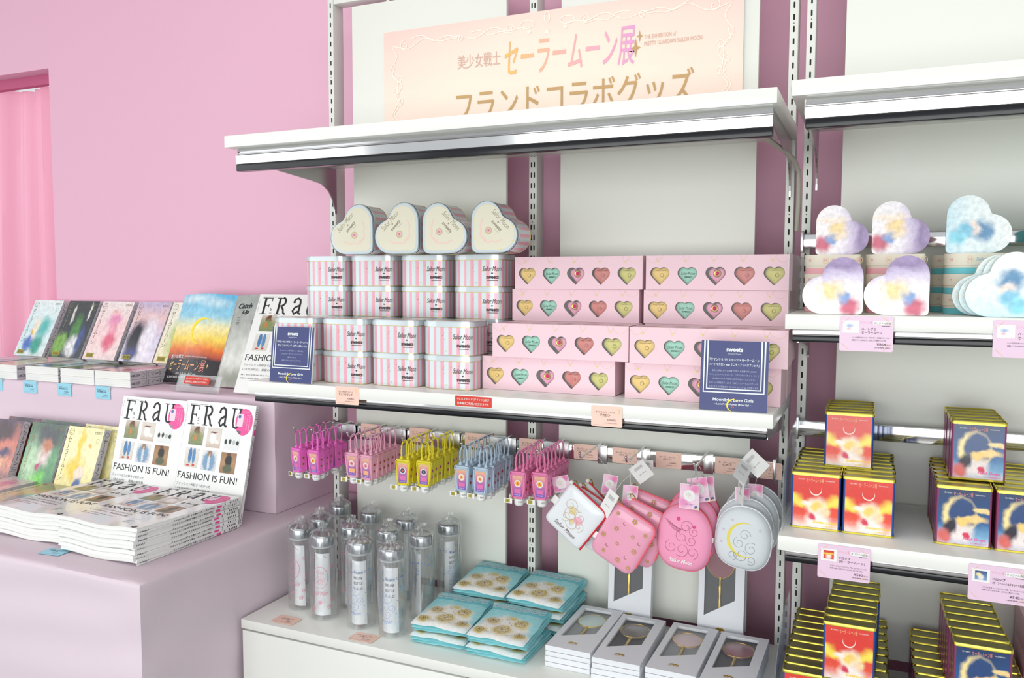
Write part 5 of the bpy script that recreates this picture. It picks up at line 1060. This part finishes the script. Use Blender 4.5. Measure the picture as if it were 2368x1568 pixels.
# x, y, kind, label
bl = [(-.515, -.258, 'p', 'clear bottle with pink print, leftmost of the front row'), (-.428, -.285, 'p', 'clear bottle with pink print, second from left in the front row'), (-.318, -.293, 'b', 'clear bottle with blue print, third from left in the front row'), (-.226, -.302, 'b', 'clear bottle with blue print, nearest the front towels'),
      (-.212, -.188, 'b', 'clear bottle with blue print, behind the one nearest the towels'), (-.196, -.082, 'b', 'clear bottle with blue print at the right rear, standing apart'), (-.305, -.19, 'b', 'clear bottle with blue print in the middle of the group'), (-.312, -.092, 'p', 'clear bottle behind the middle one, near the back panel'),
      (-.432, -.075, 'p', 'clear bottle with pink print standing before the left back panel'), (-.548, -.05, 'p', 'clear bottle with pink print in the far left rear corner'), (-.405, -.2, 'p', 'clear bottle with pink print behind the second front bottle'), (-.518, -.175, 'p', 'clear bottle with pink print behind the leftmost front bottle')]
rg = random.Random(9)
for i, (x, y, k, lab) in enumerate(bl): (BPm if k == 'p' else BBm)(lab, (x, y, ZB + .0005), (0, 0, R([-8, 20, 12, 10, -60, 70, 40, 160, 100, 130, 60, 150][i])), 'clear bottles with %s print' % ('pink' if k == 'p' else 'blue'))
# ================================================================= FOLDED TOWELS
TERRY = mat('terry_aqua', (150, 218, 224), .85, bump=(1400, .5, .001)); LACE = mat('lace_white', (226, 238, 238), .8); TBORD = mat('towel_border', (120, 200, 212), .8)
TPR = art('towel_print', [(0, (232, 240, 240)), (.28, (236, 240, 238)), (.4, (160, 220, 226)), (1, (156, 218, 224))],
          [(.48, .42, .42, .40, (242, 240, 234), .25), (.72, .62, .13, .14, (224, 206, 142), .45), (.5, .30, .16, .15, (222, 204, 140), .45), (.24, .58, .12, .12, (226, 208, 150), .45), (.50, .30, .06, .06, (240, 226, 196), .3), (.72, .62, .05, .05, (240, 226, 196), .3), (.24, .58, .05, .05, (240, 226, 196), .3), (.5, .78, .09, .06, (222, 204, 138), .5), (.16, .18, .10, .10, (222, 204, 138), .5), (.84, .22, .10, .12, (222, 204, 138), .5)], .10, 5, .8, mottle=.05)
TW, TL_ = .136, .158
def make_towel(seed):
    t = thing('folded_towel', '', 'towel', group='folded aqua towels'); m = MB()
    NX, NY = 16, 22
    def layer(z0, th, y0, matx, top):
        rows = []
        for j in range(NY + 1):
            v = j / NY; y = y0 + (TL_ - y0) * v
            for i in range(NX + 1):
                u = i / NX; x = TW * u
                e = min(1, math.sqrt(max(0, 1 - (1 - min(v / .09, 1)) ** 2)) + .05); e2 = min(1, math.sqrt(max(0, 1 - (1 - min(min(u, 1 - u) / .07, 1)) ** 2)) + .08)
                n1 = noise.noise(Vector((x * 28, y * 22, seed + z0 * 90))) * .0030
                x += .0022 * noise.noise(Vector((y * 30, z0 * 200, seed + u * 2))); y += .0026 * noise.noise(Vector((x * 26, z0 * 300, seed)))
                rows.append((x, y, z0 + th / 2, th / 2 * e * e2, n1))
        W1 = NX + 1; N = W1 * (NY + 1)
        vs_ = [(x, y, zc + h + n1) for x, y, zc, h, n1 in rows] + [(x, y, zc - h + n1 * .5) for x, y, zc, h, n1 in rows]
        uv = [(i / NX, min(1, j / NY / .78)) for j in range(NY + 1) for i in range(NX + 1)] * 2
        ft = [(j * W1 + i, j * W1 + i + 1, (j + 1) * W1 + i + 1, (j + 1) * W1 + i) for j in range(NY) for i in range(NX)]
        if top:
            a = int(NY * .78); m.add(vs_, [f for f in ft if f[0] // W1 < a], TPR, uv=uv, smooth=True); m.add(vs_, [f for f in ft if a <= f[0] // W1 < NY - 1], TBORD, smooth=True); m.add(vs_, [f for f in ft if f[0] // W1 >= NY - 1], TBORD, smooth=True)
        else: m.add(vs_, ft, matx, smooth=True)
        m.add(vs_, [tuple(N + q for q in f)[::-1] for f in ft], matx, smooth=True)
        ed = [(i, i + 1) for i in range(NX)]; sd = []
        for i in range(NX): sd += [(i + 1, i, N + i, N + i + 1), (NY * W1 + i, NY * W1 + i + 1, N + NY * W1 + i + 1, N + NY * W1 + i)]
        for j in range(NY): sd += [(j * W1, (j + 1) * W1, N + (j + 1) * W1, N + j * W1), ((j + 1) * W1 + NX, j * W1 + NX, N + j * W1 + NX, N + (j + 1) * W1 + NX)]
        m.add(vs_, sd, matx, smooth=True)
        return lambda u, v, k=1: Vector((u, v, z0 + th + .0011 + .0003 * k + noise.noise(Vector((u * 28, v * 22, seed + z0 * 90))) * .0030))
    layer(0, .0085, .006, TERRY, False); layer(.0075, .0085, .002, TERRY, False); F = layer(.0150, .010, 0, TERRY, True)
    m.build('towel_body', t)
    m = MB(); y0 = TL_ * .78
    for q in range(7):
        cx = TW * (.09 + q * .137)
        for r in (.0085, .0062, .004): m.ribbon(F, [(cx + r * math.cos(R(a)), y0 + .012 + r * .95 * math.sin(R(a))) for a in range(180, 361, 20)], .0011, LACE)
    for q in range(60):
        x = TW * (.03 + .94 * q / 60); m.ribbon(F, [(x + .0022 * math.cos(R(a)), y0 + .016 + .0022 * math.sin(R(a))) for a in range(0, 361, 60)], .0006, LACE)
    for q in range(30):
        x = TW * (.03 + .94 * q / 30); m.ribbon(F, [(x + .0028 * math.cos(R(a)), y0 + .0225 + .0028 * math.sin(R(a))) for a in range(0, 361, 45)], .0008, LACE)
    for yy in (.0195, .027): m.ribbon(F, [(TW * .03, y0 + yy), (TW * .97, y0 + yy)], .001, LACE)
    m.build('lace_trim', t, 'white lace trim')
    PT = mat('towel_line', (120, 92, 70), .8)
    m = MB()
    for (x, y, r) in ((.72, .62, .014), (.5, .30, .017), (.24, .58, .013), (.16, .18, .01), (.84, .22, .011)):
        for q in range(6): m.ribbon(F, [(TW * x + r * .55 * math.cos(q * 1.047) + r * .5 * math.cos(a), TL_ * y * .78 + r * .55 * math.sin(q * 1.047) + r * .5 * math.sin(a)) for a in [math.pi * i / 6 for i in range(13)]], .0006, PT, 2)
    for (x0, y0_, a) in ((.3, .4, .5), (.6, .45, 2), (.4, .7, -.4), (.62, .14, .2), (.36, .12, 2.6)): m.ribbon(F, [(TW * x0 + .02 * t_ * math.cos(a) + .003 * math.sin(t_ * 7), TL_ * y0_ * .78 + .02 * t_ * math.sin(a)) for t_ in [i / 8 for i in range(9)]], .0006, PT, 2)
    m.build('printed_lines', t); return t
TO = Maker(make_towel(2.3)); gto = 'folded aqua towels'
for nm, x, y, n, rz, tilt, zb0 in (('front left', -.163, -.330, 2, 2, 6.5, 0), ('front right', -.024, -.332, 2, -1, 6.5, 0), ('rear left', -.143, -.168, 3, 1, 7.5, 0), ('rear right', -.002, -.168, 3, -3, 7.5, 0)):
    for k in range(n):
        top = (nm.startswith('rear') and k == n - 1)
        TO('folded aqua towel in the %s pile, %s' % (nm, 'topmost' if k == n - 1 else ('bottom' if k == 0 else 'middle')), (x + .002 * (k % 2), y + .002 * k, ZB + .0012 + k * .0262), (R(0 if k == 0 else tilt * k / (n - 1) * .55), 0, R(rz + (k % 2) * 1.2)), gto)

# ================================================================= HAND MIRROR GIFT BOXES
MBW, MBL, MBT = .099, .236, .0222
MWHT = mat('mirror_box_white', (226, 229, 234), .4); MGREY = mat('mirror_box_inner', (150, 156, 160), .5); MBLK = mat('mirror_box_black', (44, 42, 46), .4); GPR = mat('gold_print', (200, 160, 70), .35, metal=.6)
MFILM = mat('mirror_film', (230, 236, 240), .1, alpha=.14, spec=1.0)
def make_mirror(name, face, inner, lid_only=False):
    t = thing('mirror_gift_box', '', 'box', group='hand mirror gift boxes'); a, b, c = MBW, MBL, MBT
    m = MB(); m.box((0, 0, 0), (a, b, c * .45), MWHT, .0006); m.build('box_base', t)
    m = MB()
    win = [(a * .13, b * .24), (a * .80, b * .40), (a * .80, b * .93), (a * .13, b * .93)]
    outer = [(0, 0), (a, 0), (a, b), (0, b)]
    P = [[Vector((x, y, 0)) for x, y in outer], [Vector((x, y, 0)) for x, y in win[::-1]]]; flat = [v for lp in P for v in lp]
    tri = tessellate_polygon(P)
    def up(f): return f if (flat[f[1]] - flat[f[0]]).cross(flat[f[2]] - flat[f[0]]).z > 0 else f[::-1]
    m.add([v + Vector((0, 0, c)) for v in flat], [up(tuple(f)) for f in tri], MWHT)
    m.add([(x, y, z) for z in (c, c * .5) for x, y in outer], [(i, 4 + i, 4 + (i + 1) % 4, (i + 1) % 4) for i in range(4)], MWHT)
    m.add([(x, y, z) for z in (c, c * .75) for x, y in win], [(i, (i + 1) % 4, 4 + (i + 1) % 4, 4 + i) for i in range(4)], MWHT)
    F = fr((0, 0, c), (1, 0, 0), (0, 1, 0), .0002)
    for q in range(5): m.disc(F, a * .5 + .0035 * (q - 2), b * .135 + .002 * (q % 2), .0032, GPR, 1, 8)
    m.ribbon(F, [(a * .38, b * .11), (a * .62, b * .11)], .0007, GPR); m.build('box_lid', t)
    m = MB(); m.box((a * .11, b * .22, c * .5), (a * .82, b * .95, c * .58), inner); m.build('tray', t)
    m = MB(); M1 = Matrix.Translation((a * .46, b * .72, c * .62))
    m.lathe([(.031, -.001), (.032, .0005), (.031, .0022), (.0295, .003)], face, 40, M1 @ Matrix.Diagonal((1, 1.12, 1, 1)))
    m.tube([(a * .46 + .0315 * math.cos(q * math.pi / 24), b * .72 + .0353 * math.sin(q * math.pi / 24), c * .72) for q in range(48)], .0011, GOLD, 6, closed=True)
    hx = a * .46; m.tube([(hx, b * .72 - .034, c * .66), (hx, b * .72 - .045, c * .66), (hx, b * .72 - .05, c * .66), (hx, b * .72 - .054, c * .66), (hx, b * .72 - .075, c * .66), (hx, b * .72 - .082, c * .66), (hx, b * .22, c * .66)], [.003, .0042, .0028, .0045, .003, .0042, .003], GOLD, 10)
    m.build('hand_mirror', t, 'gold rimmed hand mirror')
    m = MB(); m.add([(a * .12, b * .23, c * .93), (a * .81, b * .39, c * .93), (a * .81, b * .94, c * .93), (a * .12, b * .94, c * .93)], [(0, 1, 2, 3)], MFILM); m.build('window_film', t)
    return t
MF = [art('mirror_aqua', [(0, (200, 220, 216)), (1, (214, 228, 222))], [(.5, .5, .35, .3, (232, 224, 190), .7)], .1, 5, .3), art('mirror_dusk', [(0, (110, 100, 90)), (.5, (170, 176, 196)), (1, (190, 200, 214))], [(.5, .3, .4, .3, (206, 196, 180), .6)], .12, 4, .25),
      art('mirror_blush', [(0, (222, 196, 198)), (1, (226, 206, 204))], [(.5, .5, .3, .3, (240, 226, 214), .7)], .1, 5, .3), art('mirror_rose', [(0, (150, 90, 100)), (1, (186, 128, 140))], [(.5, .4, .4, .25, (214, 190, 190), .6)], .12, 4, .25)]
MM = [Maker(make_mirror('m', MF[i], (MGREY, MBLK, MGREY, MBLK)[i])) for i in range(4)]
gmr = 'hand mirror gift boxes'; dsc = ('pale aqua', 'smoky blue', 'pale blush', 'deep rose')
for i, (x, y) in enumerate(((.150, -.305), (.256, -.318), (.366, -.316), (.473, -.322))):
    for k in range(2): MM[i]('white gift box with a %s hand mirror lying flat, %s box' % (dsc[i], ('lower', 'upper')[k]), (x + .001 * k, y + .001 * k, ZB + .0006 + k * (MBT + .0005)), (0, 0, R((-.5, .6, -1, -1)[i])), gmr)
MM[1]('white gift box standing upright behind the square pouches', (.212, -.042, ZB + .0008), (R(86), 0, 0), gmr, (1.02, 1.06, 1)); MM[3]('white gift box standing upright behind the round pouches, gold mirror handle showing', (.420, -.042, ZB + .0008), (R(86), 0, 0), gmr, (1.0, 1.1, 1))

# ================================================================= HEART GUMMY BOXES
ZG = 1.393
HG = [(x, y) for x, y in heart(12, 2)]
GU = [art('gummy_violet', [(0, (246, 240, 240)), (.45, (240, 236, 242)), (.72, (196, 182, 214)), (.85, (132, 108, 158)), (1, (150, 128, 176))], [(.78, .14, .16, .14, (196, 70, 104), .5), (.7, .3, .1, .1, (110, 150, 206), .5), (.45, .42, .2, .16, (244, 214, 150), .6), (.3, .3, .05, .3, (246, 230, 214), .6)], .12, 4, .3, .2),
      art('gummy_ice', [(0, (190, 224, 236)), (.3, (226, 240, 242)), (1, (238, 242, 240))], [(.62, .56, .18, .16, (60, 130, 176), .5), (.58, .3, .12, .12, (110, 190, 220), .6), (.72, .18, .14, .1, (120, 206, 226), .6), (.55, .45, .1, .08, (240, 222, 212), .5)], .14, 4, .3, .2)]
GSIDE = [mat('gummy_side_cream', (236, 230, 212), .5), mat('gummy_band_pink', (240, 178, 184), .5), mat('gummy_band_aqua', (110, 204, 214), .5), mat('gummy_edge', (232, 232, 228), .5)]
def make_gum(which):
    t = thing('gummy_box', '', 'box', group='heart shaped gummy boxes'); s = .0665; P = [(x * s, y * s) for x, y in HG]; band = GSIDE[1 + which]; H_ = .0355
    cc = (.25 * s, .75 * s); sm = [(cc[0] + (x - cc[0]) * .975, cc[1] + (y - cc[1]) * .975) for x, y in P]
    m = MB(); m.prism(sm, 0, H_ * .3, band); m.prism(sm, H_ * .3, H_ * .72, GSIDE[0], mtop=False, mbot=False); m.build('box_base', t)
    m = MB(); m.prism(P, H_ * .42, H_, GSIDE[0], mtop=False, mbot=False)
    xs = [p[0] for p in P]; ys = [p[1] for p in P]; m.poly(lambda u, v, k=1: Vector((u, v, H_)), P, GU[which], 1)
    F = fr((0, -.0001, 0), (1, 0, 0), (0, 0, 1), .0003); ik = mat('gum_ink_pink', (226, 170, 180), .5) if which == 0 else mat('gum_ink_blue', (150, 190, 216), .5); gy = mat('gum_ink_gold', (236, 206, 150), .5)
    m.text('Sailor Moon' if which == 0 else 'Sailor Mercury', F, s * .55, H_ * .7, ik, w=.042, h=.0075, shear=.25)
    for cx in (.006, s * .97): m.ribbon(F, [(cx + .005 * math.cos(a), H_ * .7 + .0062 * math.sin(a)) for a in [2 * math.pi * q / 16 for q in range(17)]], .0007, gy); m.text('M', F, cx, H_ * .7, mat('gum_ink_rose', (236, 160, 170), .5), h=.005)
    G2 = lambda u, v, k=1: Vector((-.5 * s * math.sin(u) - .0003 * k, .5 * s - .5 * s * math.cos(u), v))
    m.text('M', lambda u, v, k=1: G2((u + .0) / (s * .5) + .7, v, k), 0, H_ * .7, mat('gum_ink_rose', (236, 160, 170), .5), h=.005)
    m.build('box_lid', t); return t
GM_ = [Maker(make_gum(0)), Maker(make_gum(1))]; gg = ('violet heart gummy boxes', 'pale blue heart gummy boxes')
def flat_stack(x, y, which, name, n=3, rz=0):
    for k in range(n): GM_[which]('heart shaped gummy box lying flat, %s, %s layer' % (name, ('bottom', 'middle', 'top')[k]), (x, y, ZG + .0005 + k * .0358), (0, 0, R(rz)), gg[which], (1, 1, 1))
flat_stack(.668, -.215, 0, 'violet stack at the left end'); flat_stack(.775, -.215, 0, 'second violet stack from left'); flat_stack(.905, -.215, 1, 'pale blue stack behind the big blue heart'); flat_stack(.893, -.115, 1, 'pale blue stack at the rear', 3, 6); flat_stack(1.022, -.215, 1, 'pale blue stack at the photo edge')
zt = ZG + .0005 + 3 * .0358
def up_heart(which, x, y, z, flip, lab, sc=1.0, ry=0):
    s = .0665 * sc
    if not flip: GM_[which](lab, (x, y, z + .0004), (R(90), 0, R(ry)), gg[which], (sc, sc, .7))
    else:
        M_ = Matrix.Rotation(R(ry), 4, 'Z') @ Matrix.Rotation(R(90), 4, 'X') @ Matrix.Rotation(R(-90), 4, 'Z'); GM_[which](lab, (x, y, z + s + .0004), tuple(M_.to_euler()), gg[which], (sc, sc, .7))
# standing on top of the stacks: point at lower left
for (w_, x, lab, sc) in ((0, .654, 'violet heart gummy box standing on top of the leftmost stack', .93), (0, .752, 'violet heart gummy box standing on top of the second stack', .97), (1, .874, 'pale blue heart gummy box standing on the blue stack', 1.03), (1, .997, 'pale blue heart gummy box standing at the right photo edge', 1.03)): up_heart(w_, x, -.165, zt, True, lab, sc)
# leaning in front of the stacks: point at lower right
for (w_, x, y, lab, sc) in ((0, .675, -.292, 'violet heart gummy box standing in front of the leftmost stack', 1.0), (0, .776, -.292, 'violet heart gummy box standing in front of the second stack', 1.02),
                            (1, .915, -.247, 'pale blue heart gummy box, rear one of three standing in line', 1.03), (1, .923, -.272, 'pale blue heart gummy box, middle one of three standing in line', 1.03), (1, .931, -.298, 'large pale blue heart gummy box standing frontmost near the photo edge', 1.06)): up_heart(w_, x, y, ZG, False, lab, sc)

# ================================================================= DROP TINS
DW, DD, DH = .0845, .0325, .1045
DR = art('drops_red', [(0, (238, 226, 216)), (.22, (232, 84, 62)), (.5, (222, 58, 48)), (1, (224, 66, 54))],
         [(.5, .52, .62, .16, (250, 226, 90), .25), (.5, .68, .40, .24, (222, 60, 50), .3), (.5, .40, .22, .17, (250, 236, 214), .4), (.52, .42, .13, .1, (250, 210, 110), .5), (.3, .46, .12, .05, (246, 236, 226), .4), (.56, .12, .26, .16, (248, 236, 228), .4), (.42, .2, .08, .07, (214, 60, 90), .5), (.74, .3, .1, .08, (244, 216, 170), .5)], .09, 4, .28, .3, mottle=.05)
DB = art('drops_blue', [(0, (214, 206, 216)), (.16, (120, 170, 206)), (.4, (34, 92, 150)), (1, (34, 54, 96))],
         [(.42, .52, .34, .34, (248, 226, 160), .12), (.47, .55, .27, .29, (40, 72, 124), .2), (.66, .46, .3, .06, (244, 210, 140), .4), (.45, .22, .24, .17, (238, 226, 222), .4), (.24, .3, .12, .14, (40, 38, 54), .4), (.12, .12, .14, .12, (214, 100, 92), .5), (.5, .42, .14, .09, (246, 206, 120), .4), (.55, .18, .08, .05, (214, 50, 90), .4), (.85, .62, .16, .05, (246, 216, 150), .4)], .09, 4, .28, .3, mottle=.06)
SB_ = mat('tin_side_blue', (52, 92, 170), .3, metal=.3); SP_ = mat('tin_side_rose', (150, 70, 110), .3, metal=.3); LGT = mat('tin_lid_face', (150, 146, 100), .35, metal=.8)
def rprism(mb, x0, y0, x1, y1, z0, z1, r, side, top=None): mb.prism(rrect(x0, y0, x1, y1, r, 4), z0, z1, side, mtop=top or side)
def make_drop(kind):
    t = thing('drop_tin', '', 'tin', group='%s drop tins' % kind); side = SB_ if kind == 'red' else SP_
    m = MB(); rprism(m, 0, 0, DW, DD, .003, DH - .004, .004, side); F = FX(0, -.0001, 0)
    m.add([F(.0035, .0035), F(DW - .0035, .0035), F(DW - .0035, DH - .0045), F(.0035, DH - .0045)], [(0, 1, 2, 3)], DR if kind == 'red' else DB, uv=[(0, 0), (1, 0), (1, 1), (0, 1)])
    m.text('美少女戦士', F, .018, DH - .013, PAPERW, w=.012, h=.0027); m.text('セーラームーン展', F, .041, DH - .014, mat('drop_title', (246, 196, 150), .4) if kind == 'red' else mat('drop_title_rose', (240, 150, 140), .4), w=.029, h=.0072); m.text('THE EXHIBITION', F, .066, DH - .0135, PAPERW, w=.015, h=.002)
    m.poly(F, crescent(DW * .5, DH * .70, .0105, R(90), fat=.25), mat('drop_moon', (250, 220, 210), .4), 2) if kind == 'red' else None
    yk = mat('drop_yellow', (250, 214, 40), .4) if kind == 'red' else mat('drop_pinkink', (236, 90, 160), .4)
    m.text('Strawberry Drops' if kind == 'red' else 'Peach Drops', F, .059, .0135, yk, w=.042 if kind == 'red' else .034, h=.0062, shear=.3, bold=.02); m.text('イチゴ味のドロップ' if kind == 'red' else 'ピーチ味のドロップ', F, .0655, .0072, yk, w=.024, h=.003, bold=.02)
    m.build('tin_body', t)
    m = MB(); rprism(m, -.0011, -.0011, DW + .0011, DD + .0011, 0, .0032, .0048, GOLDTIN); m.build('bottom_rim', t)
    m = MB(); P = rrect(-.0012, -.0012, DW + .0012, DD + .0012, .0052, 4); N = len(P); cx, cy = DW / 2, DD / 2
    lv = [(1, DH - .0062), (1.0, DH - .0012), (.985, DH), (.965, DH - .0003), (.95, DH - .0022)]; v_ = []
    def inset(p, k):
        d = (1 - k) * .045; return (p[0] + (cx - p[0]) / abs(cx - p[0] + 1e-9) * min(abs(cx - p[0]), d * 1.0), p[1] + (cy - p[1]) / abs(cy - p[1] + 1e-9) * min(abs(cy - p[1]), d * 1.0))
    for k, z in lv: v_ += [(*inset(p, k), z) for p in P]
    m.add(v_, [(a * N + i, a * N + (i + 1) % N, (a + 1) * N + (i + 1) % N, (a + 1) * N + i) for a in range(len(lv) - 1) for i in range(N)], GOLDTIN, smooth=True); m.add(v_, [tuple(range((len(lv) - 1) * N, len(lv) * N))], LGT)
    m.build('gold_lid', t); return t
DT = {'red': Maker(make_drop('red')), 'blue': Maker(make_drop('blue'))}
rg = random.Random(21)
def row(kind, x, y0, z, n, where, dy=.0345, dx=0, skew=0):
    for k in range(n):
        DT[kind]('%s drop tin, %s from the front in the %s' % (kind, 'first' if k == 0 else ORD[k], where), (x + dx * k + rg.uniform(-.0015, .0015) * (k > 0), y0 + dy * k, z), (0, 0, R(rg.uniform(-1.2, 1.2) * (k > 0) + skew)), '%s drop tins' % kind)
ZD = .998
row('red', .630, -.288, ZD, 7, 'left row of the upper shelf'); row('red', .7185, -.288, ZD, 7, 'right row of the upper shelf')
row('red', .6815, -.222, ZD + DH + .0006, 5, 'top row of the upper shelf', .0345)
row('blue', .868, -.288, ZD, 7, 'left row of the upper shelf'); row('blue', .9585, -.288, ZD, 7, 'right row of the upper shelf')
row('blue', .892, -.235, ZD + DH + .0006, 5, 'top row of the upper shelf', .0345)
for kind, x, xt in (('red', .628, .695), ('blue', .845, .898)):
    z0 = ZB + .0006
    row(kind, x, -.342 if kind == 'red' else -.36, z0, 9, 'left row of the bottom cabinet', .0345); row(kind, x + .0895, -.342 if kind == 'red' else -.36, z0, 9, 'right row of the bottom cabinet', .0345)
    row(kind, xt, -.352 if kind == 'red' else -.355, z0 + DH + .0006, 7, 'top row of the bottom cabinet', .0345, .0012 if kind == 'red' else -.001)
# pink cartons at the lower right edge of the photo
PC = mat('carton_rose', (226, 182, 196), .4)
for k in range(3):
    m = MB(); m.box((0, 0, 0), (.12, .12, .062), PC, .001); F = FX(0, 0, 0); m.text('Sailor Moon', F, .06, .03, mat('carton_ink', (190, 120, 140), .5), w=.07, h=.009, shear=.3)
    tag(m.build('gift_carton'), 'rose pink carton at the lower right photo edge, %s' % ('bottom', 'middle', 'top')[k], 'box', 'rose cartons', (1.03, -.155, ZB + .0006 + k * .0626))
